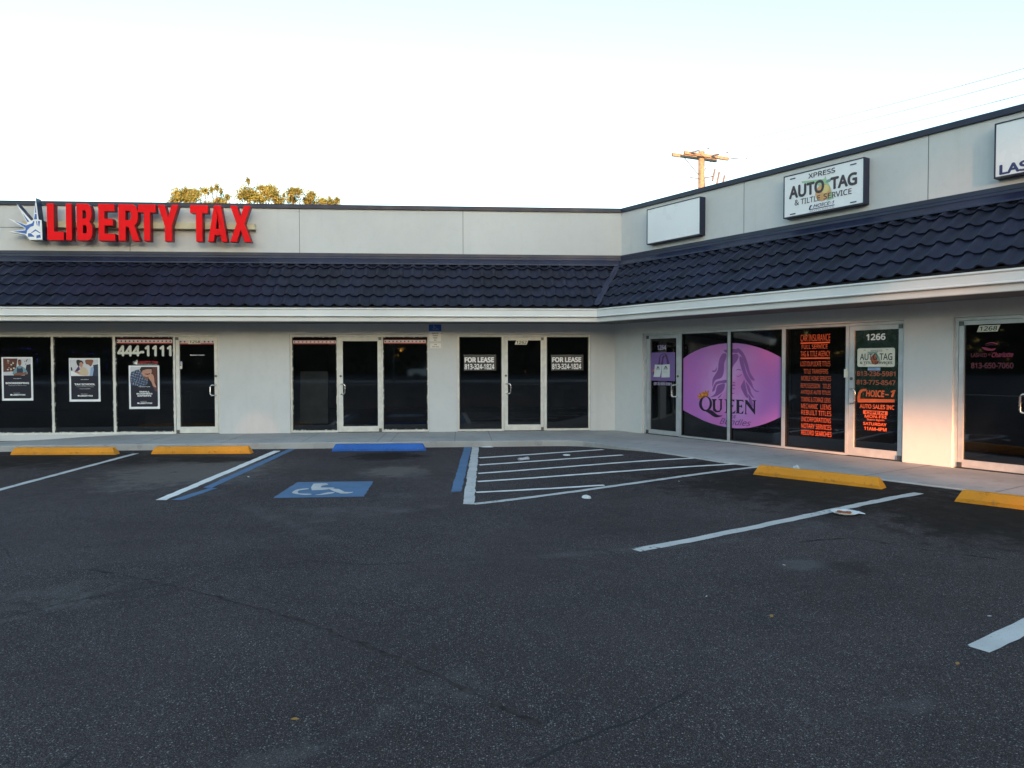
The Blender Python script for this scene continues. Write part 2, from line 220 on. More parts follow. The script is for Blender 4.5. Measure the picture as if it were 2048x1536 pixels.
def smooth(pts, k=4):                          # closed Catmull-Rom through a traced outline
    n = len(pts); out = []
    for i in range(n):
        p0, p1, p2, p3 = (Vector(pts[(i+j-1) % n]) for j in range(4))
        for q in range(k):
            t = q/k; v = 0.5*((2*p1)+(p2-p0)*t+(2*p0-5*p1+4*p2-p3)*t*t+(3*p1-p0-3*p2+p3)*t**3); out.append((v.x, v.y))
    return out
def thing(name, label, cat, loc=(0, 0, 0), group=None):
    o = bpy.data.objects.new(name, None); o.empty_display_size = .2; COL.objects.link(o); o.location = loc; WORLD[o] = Vector(loc)
    return tag(o, label, cat, group)
def tag(o, label=None, cat=None, group=None, kind=None):
    if label: o['label'] = label
    if cat: o['category'] = cat
    if group: o['group'] = group
    if kind: o['kind'] = kind
    return o

# ------------------------------------------------------------------ materials
def lin(c): return tuple(((x/12.92) if x <= .04045 else ((x+.055)/1.055)**2.4) for x in (v/255 for v in c))
class NT:
    def __init__(s, name):
        s.m = bpy.data.materials.new(name); s.m.use_nodes = True; s.t = s.m.node_tree; s.n = s.t.nodes
        s.b = s.n['Principled BSDF']; s.out = s.n['Material Output']; s.tc = s.n.new('ShaderNodeTexCoord')
    def link(s, a, b): s.t.links.new(a, b)
    def val(s, sock, v):
        if hasattr(v, 'links') or isinstance(v, bpy.types.NodeSocket): s.link(v, sock)
        else: sock.default_value = v
    def noise(s, scale, detail=4, rough=.55, vec=None, dist=0.0):
        n = s.n.new('ShaderNodeTexNoise'); n.inputs['Scale'].default_value = scale; n.inputs['Detail'].default_value = detail
        n.inputs['Roughness'].default_value = rough; n.inputs['Distortion'].default_value = dist
        s.link(vec if vec else s.tc.outputs['Object'], n.inputs['Vector']); return n.outputs['Fac']
    def mapping(s, loc=(0, 0, 0), rot=(0, 0, 0), scale=(1, 1, 1), typ='POINT'):
        n = s.n.new('ShaderNodeMapping'); n.vector_type = typ
        n.inputs['Location'].default_value = loc; n.inputs['Rotation'].default_value = rot; n.inputs['Scale'].default_value = scale
        s.link(s.tc.outputs['Object'], n.inputs['Vector']); return n.outputs[0]
    def ramp(s, fac, a, b, lo=0.0, hi=1.0):
        n = s.n.new('ShaderNodeMapRange'); n.interpolation_type = 'SMOOTHSTEP'
        s.link(fac, n.inputs[0]); n.inputs[1].default_value = a; n.inputs[2].default_value = b; n.inputs[3].default_value = lo; n.inputs[4].default_value = hi
        return n.outputs[0]
    def math(s, op, a, b):
        n = s.n.new('ShaderNodeMath'); n.operation = op; s.val(n.inputs[0], a); s.val(n.inputs[1], b); return n.outputs[0]
    def mix(s, fac, a, b):
        n = s.n.new('ShaderNodeMix'); n.data_type = 'RGBA'; s.val(n.inputs[0], fac)
        for k, v in ((6, a), (7, b)): s.val(n.inputs[k], v if isinstance(v, bpy.types.NodeSocket) else (*v[:3], 1))
        return n.outputs[2]
    def bump(s, h, strength, dist):
        n = s.n.new('ShaderNodeBump'); n.inputs['Strength'].default_value = strength; n.inputs['Distance'].default_value = dist
        s.link(h, n.inputs['Height']); s.link(n.outputs[0], s.b.inputs['Normal'])
    def fin(s, col, rough=.6, metal=0.0, spec=.5):
        s.val(s.b.inputs['Base Color'], col if isinstance(col, bpy.types.NodeSocket) else (*col[:3], 1))
        s.val(s.b.inputs['Roughness'], rough); s.b.inputs['Metallic'].default_value = metal; s.b.inputs['Specular IOR Level'].default_value = spec
        return s.m
def plain(name, col, rough=.55, var=.12, scale=3.0, metal=0.0, spec=.5, bump=0.0, bscale=60.0):
    t = NT(name); f = t.noise(scale, 5); k = tuple(c*(1-var) for c in col); h = tuple(min(1, c*(1+var)) for c in col)
    c = t.mix(t.ramp(f, .3, .7), k, h)
    if bump: t.bump(t.noise(bscale, 3), bump, .004)
    r = t.ramp(t.noise(scale*2.3, 4), .2, .8, max(.02, rough-.08), min(1, rough+.08))
    return t.fin(c, r, metal, spec)
def stucco(name, col, panel=False):
    t = NT(name)
    a = t.noise(.45, 6, .6); b = t.noise(7, 5, .6)
    st = t.noise(1.0, 5, .6, t.mapping(scale=(5, 5, .35)))          # faint vertical run-off streaks
    c = t.mix(t.ramp(a, .3, .75), tuple(x*.93 for x in col), tuple(min(1, x*1.04) for x in col))
    c = t.mix(t.ramp(b, .45, .8, 0, .22), c, tuple(x*.8 for x in col))
    c = t.mix(t.ramp(st, .52, .8, 0, .2), c, (col[0]*.72, col[1]*.7, col[2]*.64))
    t.bump(t.noise(70 if panel else 55, 4, .7), .35, .006)
    return t.fin(c, .88, 0, .25)
def worn_paint(name, col, base=(.035, .036, .042), amt=.5, scale=14):
    t = NT(name)
    w = t.noise(scale, 8, .72); w2 = t.noise(1.3, 4)
    k = t.math('ADD', w, t.math('MULTIPLY', w2, .35))
    c = t.mix(t.ramp(t.noise(3, 5), .3, .7), tuple(x*.84 for x in col), col)
    f = t.ramp(k, amt, amt+.09)
    ag = t.noise(110, 2, .5); c = t.mix(t.ramp(ag, .55, .7, 0, .35), c, tuple(x*.45 for x in col))
    c = t.mix(f, tuple(1.9*x for x in base), c)
    t.bump(t.noise(90, 3), .5, .004)
    return t.fin(c, .8, 0, .3)
MAT = {}
MAT['wall'] = stucco('wall stucco', (.635, .63, .615)); MAT['parapet'] = stucco('parapet panel', (.70, .685, .665), True)
MAT['groove'] = plain('panel joint', (.16, .16, .155), .8)
MAT['navy'] = plain('navy metal', (.015, .018, .046), .42, .2, 1.2)
MAT['tile'] = plain('navy roof tile', (.0115, .0125, .028), .55, .4, 1.6, spec=.35, bump=.25)
MAT['dark'] = plain('dark void', (.008, .008, .01), .8)
MAT['gutter'] = plain('white gutter paint', (.80, .785, .755), .45, .06, 1.0)
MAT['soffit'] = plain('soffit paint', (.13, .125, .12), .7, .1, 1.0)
MAT['alu'] = plain('cream storefront frame', (.72, .69, .62), .45, .09, 6)
MAT['alu_grey'] = plain('grey aluminium frame', (.54, .55, .56), .38, .1, 5, .35)
MAT['chrome'] = plain('brushed handle metal', (.75, .73, .70), .25, .06, 8, .9)
MAT['steel'] = plain('dark lock metal', (.14, .14, .14), .4, .1, 8, .8)
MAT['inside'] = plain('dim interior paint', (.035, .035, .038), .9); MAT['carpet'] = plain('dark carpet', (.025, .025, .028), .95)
MAT['roofing'] = plain('flat roof membrane', (.35, .35, .34), .8)
def gasket():
    t = NT('peeling black gasket'); n = t.noise(9, 5, .7); n2 = t.noise(38, 3, .6)
    f = t.ramp(t.math('ADD', n, t.math('MULTIPLY', n2, .6)), .70, .74)
    return t.fin(t.mix(f, (.50, .48, .40), (.016, .015, .014)), .7)
MAT['gasket'] = gasket(); MAT['rubber'] = plain('black rubber seal', (.014, .014, .014), .6)
def glass(name, tint):
    t = NT(name); tr = t.n.new('ShaderNodeBsdfTransparent'); tr.inputs[0].default_value = (*tint, 1)
    gl = t.n.new('ShaderNodeBsdfGlossy'); gl.inputs['Roughness'].default_value = .03; gl.inputs[0].default_value = (.9, .93, 1, 1)
    fr = t.n.new('ShaderNodeFresnel'); fr.inputs[0].default_value = 1.68
    df = t.n.new('ShaderNodeBsdfDiffuse'); df.inputs[0].default_value = (.05, .053, .058, 1)
    m0 = t.n.new('ShaderNodeMixShader'); t.link(t.ramp(t.noise(1.3, 6, .65), .35, .85, .02, .14), m0.inputs[0]); t.link(tr.outputs[0], m0.inputs[1]); t.link(df.outputs[0], m0.inputs[2])
    mx = t.n.new('ShaderNodeMixShader'); t.link(fr.outputs[0], mx.inputs[0]); t.link(m0.outputs[0], mx.inputs[1]); t.link(gl.outputs[0], mx.inputs[2])
    t.link(mx.outputs[0], t.out.inputs[0]); return t.m
MAT['glass'] = glass('dark tinted glass', (.52, .53, .54))
P = lambda n, c, r=.5, v=.05, s=4: plain(n, c, r, v, s)
MAT['white'] = P('white vinyl', (.86, .86, .86)); MAT['cream'] = P('cream vinyl', (.76, .73, .60)); MAT['black'] = P('black vinyl', (.012, .012, .013), .4)
MAT['phone'] = P('pale grey vinyl', (.64, .66, .60)); MAT['red'] = P('red vinyl', (.42, .02, .025)); MAT['pale_pink'] = P('pale pink vinyl', (.70, .60, .58))
MAT['orange'] = P('orange vinyl', (.85, .13, .03), .55, .12, 7); MAT['dull_orange'] = P('dull orange vinyl', (.42, .10, .045), .55, .1)
MAT['letter_red'] = plain('red sign plastic', (.95, .004, .008), .5, .04, 3, spec=.15); MAT['letter_side'] = P('dark red letter return', (.22, .008, .014), .45)
MAT['crest_blue'] = P('blue sign plastic', (.05, .14, .48), .35); MAT['crest_side'] = P('dark blue crest return', (.016, .034, .085), .4)
MAT['raceway'] = P('cream raceway', (.66, .58, .38), .5); MAT['sign_face'] = P('white sign face', (.90, .89, .89), .3, .03, .8)
MAT['sign_ink'] = P('brown black sign ink', (.055, .035, .045), .4); MAT['grey_ink'] = P('grey sign ink', (.26, .22, .26), .4)
MAT['navy_ink'] = P('navy sign ink', (.035, .035, .14), .4)
MAT['pale_green'] = P('pale green print', (.42, .62, .38)); MAT['leaf_print'] = P('grey green leaf print', (.24, .38, .31)); MAT['orange_print'] = P('pale orange print', (.74, .40, .16)); MAT['yellow_print'] = P('pale yellow print', (.78, .62, .24))
MAT['poster_navy'] = P('poster navy print', (.007, .007, .022), .4); MAT['sign_blue'] = P('blue parking sign paint', (.03, .13, .50), .4)
MAT['sign_pale'] = P('pale sign plate', (.84, .82, .78), .4); MAT['blue_ink'] = P('pale blue symbol', (.30, .40, .58), .4)
MAT['lease_dark'] = P('brown black plastic sign', (.045, .037, .037), .4); MAT['lease_white'] = P('white sign print', (.80, .79, .78), .4)
MAT['skin_a'] = P('brown skin print', (.24, .085, .045)); MAT['skin_b'] = P('light skin print', (.52, .27, .19)); MAT['hair'] = P('dark hair print', (.02, .015, .014))
MAT['shirt_teal'] = P('teal shirt print', (.16, .30, .36)); MAT['apron'] = P('navy apron print', (.02, .035, .075)); MAT['wood_red'] = P('red brown print', (.11, .028, .018))
MAT['shirt_cream'] = P('cream shirt print', (.62, .48, .33)); MAT['pale_room'] = P('pale room print', (.62, .62, .66)); MAT['plaid'] = None
MAT['green_film'] = P('dark green window film', (.006, .020, .012), .25); MAT['plum'] = P('plum print', (.10, .035, .05))
MAT['paper'] = P('white paper', (.62, .63, .63), .8); MAT['tan'] = P('tan print', (.42, .20, .10)); MAT['sky_print'] = P('light blue print', (.30, .42, .62))
MAT['purple'] = P('purple panel print', (.19, .11, .31)); MAT['purple_dark'] = P('dark purple print', (.075, .025, .12)); MAT['purple_mid'] = P('mid purple print', (.27, .085, .31)); MAT['lilac'] = P('lilac vinyl', (.42, .36, .52))
MAT['ink_plum'] = P('near black plum ink', (.018, .008, .028), .4); MAT['crown'] = plain('orange crown print', (.62, .20, .03), .5, .5, 22)
MAT['pink'] = P('dark pink vinyl', (.27, .02, .065)); MAT['pink_dim'] = P('dim crimson vinyl', (.10, .006, .02))
def oval():
    t = NT('purple oval print')
    g = t.n.new('ShaderNodeVectorMath'); g.operation = 'LENGTH'; t.link(t.mapping(scale=(.9, .9, .75)), g.inputs[0])
    n = t.noise(1.4, 3)
    c = t.mix(t.ramp(g.outputs['Value'], .1, .9), (.66, .33, .66), (.47, .15, .50))
    c = t.mix(t.ramp(n, .42, .7, 0, .75), c, (.58, .14, .46))
    return t.fin(c, .45)
MAT['oval'] = oval()
def plaid():
    t = NT('plaid shirt print'); n = t.n.new('ShaderNodeTexChecker'); n.inputs['Scale'].default_value = 26
    t.link(t.mapping(rot=(0, .5, 0)), n.inputs[0]); return t.fin(t.mix(t.ramp(t.noise(38, 2), .4, .6), (.02, .035, .085), t.mix(n.outputs['Fac'], (.035, .06, .13), (.26, .30, .38))), .5)
MAT['plaid'] = plaid()
MAT['concrete'] = None
def concrete():
    t = NT('sidewalk concrete'); a = t.noise(.7, 7, .65); b = t.noise(5, 6, .65); s = t.noise(22, 3)
    c = t.mix(t.ramp(a, .3, .72), (.35, .335, .318), (.46, .44, .415)); c = t.mix(t.ramp(b, .5, .8, 0, .5), c, (.16, .155, .15))
    c = t.mix(t.ramp(s, .68, .76, 0, .5), c, (.10, .095, .09)); t.bump(t.noise(80, 4), .3, .004); return t.fin(c, .9, 0, .25)
MAT['concrete'] = concrete()
MAT['yellow_paint'] = None
def stop_paint(name, col):
    t = NT(name); w = t.noise(9, 7, .7); c = t.mix(t.ramp(t.noise(2.5, 5), .3, .7), tuple(x*.82 for x in col), col)
    c = t.mix(t.ramp(w, .56, .70, 0, .6), c, tuple(x*.42 for x in col)); c = t.mix(t.ramp(t.noise(5, 6, .75), .62, .72, 0, .6), c, (.05, .045, .04)); c = t.mix(t.ramp(t.noise(26, 5, .75), .61, .66), c, (.22, .21, .20))
    t.bump(t.noise(40, 4), .4, .006); return t.fin(c, .65, 0, .35)
MAT['yellow_paint'] = stop_paint('yellow kerb stop paint', (.82, .31, .016)); MAT['blue_paint'] = stop_paint('blue kerb stop paint', (.025, .13, .47))
MAT['line_white'] = worn_paint('worn white line paint', (.58, .555, .525), amt=.50); MAT['line_bright'] = worn_paint('fresh white line paint', (.84, .80, .75), amt=.44)
MAT['line_blue'] = worn_paint('worn blue line paint', (.10, .18, .30), amt=.46)
MAT['tar'] = plain('dark tar seam', (.046, .035, .034), .95, .5, 14, spec=.1)
MAT['crack'] = plain('dark crack', (.015, .013, .013), .95)
MAT['wood'] = plain('weathered pole wood', (.30, .235, .17), .85, .25, 9); MAT['grey_iron'] = plain('grey pole hardware', (.10, .10, .10), .6)
MAT['insulator'] = plain('grey insulator', (.14, .13, .13), .45); MAT['wire'] = plain('aluminium wire', (.35, .36, .37), .5)
MAT['leaf_a'] = plain('olive leaf', (.155, .20, .055), .7, .3, .8); MAT['leaf_b'] = plain('green leaf', (.09, .14, .04), .7, .3, .8); MAT['leaf_c'] = plain('golden leaf', (.23, .235, .075), .7, .3, .8)
MAT['bark'] = plain('grey brown bark', (.10, .075, .055), .9, .3, 5)
MAT['wood_dark'] = plain('dense dark foliage', (.022, .028, .012), .85, .4, .6)
MAT['plastic'] = plain('cloudy clear plastic', (.42, .42, .44), .3); MAT['foam'] = plain('white foam', (.70, .70, .69), .7); MAT['food'] = plain('orange brown food scraps', (.36, .11, .03), .6, .5, 60)
MAT['dry_leaf'] = plain('dry yellow leaf', (.38, .22, .06), .8)
# ---- asphalt: aggregate, cracks of tone, stains with a shape of their own
def asphalt():
    t = NT('parking lot asphalt'); ob = t.tc.outputs['Object']
    c = t.mix(t.ramp(t.noise(.33, 6, .6), .3, .72), (.074, .055, .0545), (.108, .083, .082))
    c = t.mix(t.ramp(t.noise(2.1, 6, .65), .5, .8, 0, .5), c, (.052, .051, .054))
    c = t.mix(t.ramp(t.noise(1.1, 6, .7, t.mapping(loc=(5, 3, 0), rot=(0, 0, .1), scale=(.5, 1.7, 1))), .58, .8, 0, .55), c, (.018, .018, .021))
    c = t.mix(t.ramp(t.noise(140, 2, .6), .35, .65, 0, .8), c, (.011, .0105, .0115))
    for sc, thr, rad, col in ((62, .76, .30, (.30, .28, .265)), (100, .60, .33, (.22, .205, .195)), (170, .52, .38, (.175, .16, .152))):
        v = t.n.new('ShaderNodeTexVoronoi'); v.inputs['Scale'].default_value = sc; t.link(ob, v.inputs['Vector'])
        sp = t.n.new('ShaderNodeSeparateColor'); t.link(v.outputs['Color'], sp.inputs[0])
        k = t.math('MULTIPLY', t.ramp(sp.outputs[0], thr, thr+.03), t.ramp(v.outputs['Distance'], rad*.7, rad, 1, 0))
        k = t.math('MULTIPLY', k, t.ramp(t.noise(.8, 5), .3, .6, .4, 1))
        c = t.mix(k, c, col)
    nz = t.noise(3.2, 7, .7); fine = t.noise(24, 5, .7)
    def blob(P3, col, amt, lo=.22, hi=.48):
        (x0, y0), (x1, y1), (x2, y2) = P3
        rx = 1.5*math.hypot(x1-x0, y1-y0); ry = 1.5*math.hypot(x2-x0, y2-y0)
        m = t.mapping((x0, y0, 0), (0, 0, math.atan2(y1-y0, x1-x0)), (rx, ry, 50), 'TEXTURE')
        l = t.n.new('ShaderNodeVectorMath'); l.operation = 'LENGTH'; t.link(m, l.inputs[0])
        f = t.math('MULTIPLY', t.ramp(t.math('ADD', l.outputs['Value'], t.math('MULTIPLY', t.math('SUBTRACT', t.noise(4.5, 6, .7), .5), 1.7)), .3, 1.1, 1, 0), t.math('ADD', t.ramp(nz, lo, hi, 0, .75), t.ramp(fine, .45, .65, 0, .25)))
        return t.mix(t.math('MULTIPLY', t.math('MINIMUM', t.math('MULTIPLY', f, 1.6), 1.0), amt), c, col)
    OIL, TAN = (.017, .0135, .011), (.19, .165, .143)
    st = DATA['STAINS']
    for i, k in ((0, 'o'), (1, 'o'), (2, 't'), (3, 'o'), (4, 't'), (5, 'o'), (6, 'w'), (7, 'o'), (8, 'o')):
        c = blob(st[i], {'o': OIL, 't': TAN, 'w': (.15, .145, .14)}[k], .35 if i == 7 else {'o': .8, 't': .55, 'w': .35}[k])
    for i, p in enumerate(DATA['SCUFF']): c = blob(p, (.17, .158, .152), .2, .42, .6)
    for p in ([(0.9, -7.6), (2.2, -9.4), (-.2, -8.2)], [(2.2, -9.9), (3.4, -11.4), (1.2, -10.4)], [(-11, -3.3), (-8.2, -3.3), (-11, -4.3)]):
        c = blob(p, (.026, .0215, .018), .85, .3, .55)
    t.bump(t.math('ADD', t.noise(120, 3, .7), t.math('MULTIPLY', t.noise(38, 3), .9)), 1.0, .009)
    return t.fin(c, t.ramp(t.noise(6, 4), .3, .7, .8, .95), 0, .08)
MAT['asphalt'] = asphalt()

# ------------------------------------------------------------------ ground
def ss(t): t = max(0.0, min(1.0, t)); return t*t*(3-2*t)
def hz(x, y):                                  # the lot rises gently to meet the right-hand sidewalk
    o = -S60*x-C60*y; s = C60*x-S60*y
    return 0.03+0.10*ss((7.0-o)/4.9)*ss((s-0.6)/3.6)
def axis(a, b, st, far): 
    n = round((b-a)/st); L = [a+st*i for i in range(n+1)]; d = st; lo = a; hi = b; pre = []; post = []
    while lo > -far: d *= 1.5; lo -= d; hi += d; pre.append(lo); post.append(hi)
    return pre[::-1]+L+post
xs = axis(-17, 9, .25, 700); ys = axis(-17, 1, .25, 700)
m = MB(); m.v = [Vector((x, y, hz(x, y) if abs(x) < 40 and abs(y) < 40 else .03)) for y in ys for x in xs]
nx = len(xs)
for j in range(len(ys)-1):
    for i in range(nx-1): m.f.append((j*nx+i, j*nx+i+1, (j+1)*nx+i+1, (j+1)*nx+i)); m.m.append(0)
lot = m.build('parking_lot', MAT['asphalt'], center=False, smooth=True, fix=False); tag(lot, 'dark grey worn asphalt parking lot with painted stalls', 'parking lot', kind='structure')

def strip(m, pts, mi=0, lift=.004, n=None, rag=0.0):     # ground polygon quad (4 corners, 0-3 / 1-2 long edges) draped on the lot
    a, b, c, d = (Vector((p[0], p[1], 0)) for p in pts)
    L = max((d-a).length, (c-b).length); n = n or max(2, int(L/.12)); rows = []
    for i in range(n+1):
        t = i/n; p = a.lerp(d, t); q = b.lerp(c, t); e = (q-p).normalized()
        p += e*random.uniform(-rag, rag); q += e*random.uniform(-rag, rag)
        rows.append([p.lerp(q, k/2) for k in range(3)])
    vs = [Vector((p.x, p.y, hz(p.x, p.y)+lift)) for r in rows for p in r]
    fs = [(i*3+k, i*3+k+1, i*3+k+4, i*3+k+3) for i in range(n) for k in range(2)]
    return m.add(vs, fs, mi)
def line(m, a, b, w, mi=0, lift=.004, rag=.008):
    a = Vector(a); b = Vector(b); d = (b-a).normalized(); e = Vector((-d.y, d.x))*w/2
    return strip(m, [a-e, a+e, b+e, b-e], mi, lift, None, rag)
strip(MB(), [(-9.714, -2.61), (-9.60, -2.58), (-9.68, -6.9), (-9.79, -6.9)], rag=.008).build('stall_line', MAT['line_white'], lot, fix='n')
strip(MB(), [(-7.177, -2.401), (-7.04, -2.41), (-7.20, -7.478), (-7.33, -7.468)], rag=.008).build('stall_line', MAT['line_bright'], lot, fix='n')
strip(MB(), [(-2.057, -10.253), (-1.995, -10.353), (1.972, -8.347), (1.896, -8.252)], rag=.009).build('stall_line', MAT['line_white'], lot, fix='n')
strip(MB(), [(-.606, -12.618), (-.546, -12.727), (2.9, -10.74), (2.84, -10.62)], rag=.009).build('stall_line', MAT['line_white'], lot, fix='n')
m = MB(); strip(m, [(-6.96, -2.09), (-6.826, -2.144), (-6.93, -6.62), (-7.06, -6.60)], rag=.008); strip(m, [(-6.97, -6.64), (-6.85, -6.64), (-7.0, -7.49), (-7.14, -7.48)], rag=.008)
m.build('accessible_stall_line', MAT['line_blue'], lot, fix='n')
strip(MB(), [(-3.504, -1.997-.12), (-3.363, -2.13), (-3.572, -7.174), (-3.71, -7.2)], rag=.009).build('accessible_stall_line', MAT['line_blue'], lot, fix='n')
strip(MB(), [(-3.353, -2.12), (-3.215, -2.13), (-3.424, -8.066), (-3.558, -8.025)], rag=.009).build('aisle_line', MAT['line_white'], lot, fix='n')
for a, b, w in (((-3.255, -3.874), (-.892, -3.11), .14), ((-3.28, -4.817), (-.771, -4.23), .12), ((-3.32, -5.716), (.259, -4.901), .10), ((-3.34, -6.447), (.831, -5.628), .095), ((-3.38, -7.265), (-1.66, -7.06), .085)):
    line(MB(), a, b, w).build('hatch_line', MAT['line_bright'], lot, fix='n')
line(MB(), (-3.43, -8.04), (1.02, -5.93), .105).build('aisle_line', MAT['line_white'], lot, fix='n')
strip(MB(), [(-5.88, -6.229), (-4.82, -6.243), (-4.80, -7.445), (-5.92, -7.451)], rag=.008).build('accessible_panel', MAT['line_blue'], lot, fix='n')
m = MB()
for pl in DATA['ISA']:
    pl = smooth(pl, 2); tri = tessellate_polygon([[Vector((x, y, 0)) for x, y in pl]])
    m.add([Vector((x, y, hz(x, y)+.0085)) for x, y in pl], tri)
m.build('wheelchair_symbol', MAT['line_white'], lot, fix='n')
def wiggle(pts, step, amp):
    out = []
    for (x0, y0), (x1, y1) in zip(pts, pts[1:]):
        n = max(1, int(math.hypot(x1-x0, y1-y0)/step))
        for k in range(n): t = k/n; out.append((x0+(x1-x0)*t+random.uniform(-amp, amp), y0+(y1-y0)*t+random.uniform(-amp, amp)))
    return out+[pts[-1]]
def ribbon(m, pts, w0, w1, lift=.002):
    v = []; n = len(pts)
    for i, (x, y) in enumerate(pts):
        a = Vector(pts[max(i-1, 0)]); b = Vector(pts[min(i+1, n-1)]); d = (b-a).normalized(); e = Vector((-d.y, d.x))
        w = random.uniform(w0, w1)*(.25 if i in (0, n-1) else 1)
        for s in (-1, 1): q = Vector((x, y))+e*w/2*s; v.append(Vector((q.x, q.y, hz(q.x, q.y)+lift)))
    m.add(v, [(2*i, 2*i+1, 2*i+3, 2*i+2) for i in range(n-1)])
for c in DATA['TAR']:
    m = MB(); ribbon(m, wiggle(c, .07, .02), .004, .05, .0015); m.build('tar_seam', MAT['tar'], lot, fix='n')
for c in DATA['CRACKS']:
    m = MB(); ribbon(m, wiggle(c, .05, .009), .004, .018); m.build('asphalt_crack', MAT['crack'], lot, fix='n')

# sidewalk: one slab round the inner corner of the two wings
inner = []; outer = []
def wz(x): return .15-.13*ss((-10.6-x)/3.2)
for x in [UL, -18, -15, -14, -13.4, -12.8, -12.2, -11.6, -11, -10.4, -8, -6, -4, -2.6, -1.9]:
    inner.append(Vector((x, 0.0, wz(x)))); outer.append(Vector((x, -2.06+.012*math.sin(x*3), .15-.02*ss((-11-x)/3))))
for (ix, iy), (ox, oy) in [((-1.3, 0), (-1.42, -2.12)), ((-.6, 0), (-1.12, -2.30)), ((0, 0), (-.86, -2.68))]:
    inner.append(Vector((ix, iy, .15))); outer.append(Vector((ox, oy, .15)))
for s, o in [(1.1, 2.11), (2.4, 2.10), (3.05, 2.09), (4.15, 2.20), (5.05, 2.28), (5.7, 2.2), (6.4, 2.03), (7.2, 1.9), (8.0, 1.87), (9, 1.8), (11, 1.8), (14, 1.8), (UR, 1.8)]:
    if s < 2: inner.append(RW.pt(.5, 0, .15)); outer.append(RW.pt(2.35, o, .15)); continue
    if s < 2.5: inner.append(RW.pt(1.3, 0, .15)); outer.append(RW.pt(2.7, o, .15)); continue
    inner.append(RW.pt(s, 0, .15)); outer.append(RW.pt(s, o, .15))
# the corner needs its own ordering: keep the outer edge monotone
m = MB(); n = len(inner)
for i in range(n-1):
    k = 8
    for j in range(k):
        a0 = inner[i].lerp(outer[i], j/k); a1 = inner[i].lerp(outer[i], (j+1)/k); b0 = inner[i+1].lerp(outer[i+1], j/k); b1 = inner[i+1].lerp(outer[i+1], (j+1)/k)
        m.face([a0, a1, b1, b0])
    e = [Vector((0, 0, -.012)), Vector((0, 0, -.3))]
    nb = lambda p, q: (Vector((q.y-p.y, p.x-q.x, 0)).normalized()*.012)
    d = nb(outer[i], outer[i+1])
    m.face([outer[i], outer[i]+e[0]+d, outer[i+1]+e[0]+d, outer[i+1]]); m.face([outer[i]+e[0]+d, outer[i]+e[1]+d, outer[i+1]+e[1]+d, outer[i+1]+e[0]+d])
sw = m.build('sidewalk', MAT['concrete'], center=False, fix='n'); tag(sw, 'pale concrete sidewalk along both shop fronts', 'sidewalk', kind='structure')
m = MB()
def joint(F, u0, u1, o1, w=.012):
    a = F.pt(u0, .01, .153); b = F.pt(u1, o1, .153); d = (b-a).normalized(); e = Vector((-d.y, d.x, 0))*w/2; m.face([a-e, b-e, b+e, a+e])
for x in (-9.9, -8.3, -6.75, -5.25, -3.7, -2.95): joint(LW, x, x, 2.05)
joint(LW, -4.98, -4.98, 2.05); joint(RW, 5.2, 5.2, 2.1, .007); joint(RW, 7.1, 7.1, 1.86); joint(RW, 8.7, 8.7, 1.78); joint(RW, 3.6, 3.6, 2.1, .006); joint(RW, 10.4, 10.4, 1.75); joint(RW, 12.2, 12.2, 1.75)
m.build('pavement_joint', MAT['groove'], sw, fix='n')

# ------------------------------------------------------------------ building
B = thing('strip_mall', 'low L-shaped shopping strip with grey stucco walls and dark navy tile mansard', 'building', (-2, -.5, 0))
def sweep(prof, closed=True):                 # profile (o,z) swept along both wings with a mitre at the inner corner
    m = MB(); L = [LW.pt(UL, o, z) for o, z in prof]; Cn = [corner(o)+Vector((0, 0, z)) for o, z in prof]; R = [RW.pt(UR, o, z) for o, z in prof]
    k = len(prof); rng = range(k) if closed else range(k-1)
    m.add(L+Cn+R, [(i, (i+1) % k, k+(i+1) % k, k+i) for i in rng]+[(k+i, k+(i+1) % k, 2*k+(i+1) % k, 2*k+i) for i in rng]+([tuple(range(k))[::-1], tuple(2*k+i for i in range(k))] if closed else []))
    return m
def sweep_build(prof, name, mat, closed=True): return sweep(prof, closed).build(name, mat, B, fix='n')
# walls with openings: (u0,u1,z0,z1)
ZT = 2.37
LOPEN = [(-13.95, -8.955), (-7.41, -4.305), (-3.65, -.575)]; ROPEN = [(.895, 6.655), (7.378, 9.65)]
def wallmesh(F, a, b, opens, clipcorner):
    m = MB(); cur = a; th = .18
    for u0, u1 in opens:
        m.box(F, cur, u0, -th, 0, -.1, 2.9); m.box(F, u0, u1, -th, 0, ZT, 2.9); cur = u1
    if clipcorner == 'end':
        z0, z1 = -.1, 2.9; c0, c1 = corner(0), corner(-th)
        q = [F.pt(cur, 0, 0), c0, c1, F.pt(cur, -th, 0)]
        m.hexa([p+Vector((0, 0, z0)) for p in q]+[p+Vector((0, 0, z1)) for p in q])
    else: m.box(F, cur, b, -th, 0, -.1, 2.9)
    return m
wallmesh(LW, UL, 0, LOPEN, 'end').build('wall', MAT['wall'], B, fix='n')
m = MB(); th = .18; c0, c1 = corner(0), corner(-th); q = [c0, RW.pt(ROPEN[0][0], 0, 0), RW.pt(ROPEN[0][0], -th, 0), c1]
m.hexa([p+Vector((0, 0, -.1)) for p in q]+[p+Vector((0, 0, 2.9)) for p in q]); cur = ROPEN[0][0]
for i, (u0, u1) in enumerate(ROPEN):
    if i: m.box(RW, cur, u0, -th, 0, -.1, 2.9)
    m.box(RW, u0, u1, -th, 0, ZT, 2.9); cur = u1
m.box(RW, cur, UR, -th, 0, -.1, 2.9); m.build('wall', MAT['wall'], B, fix='n')
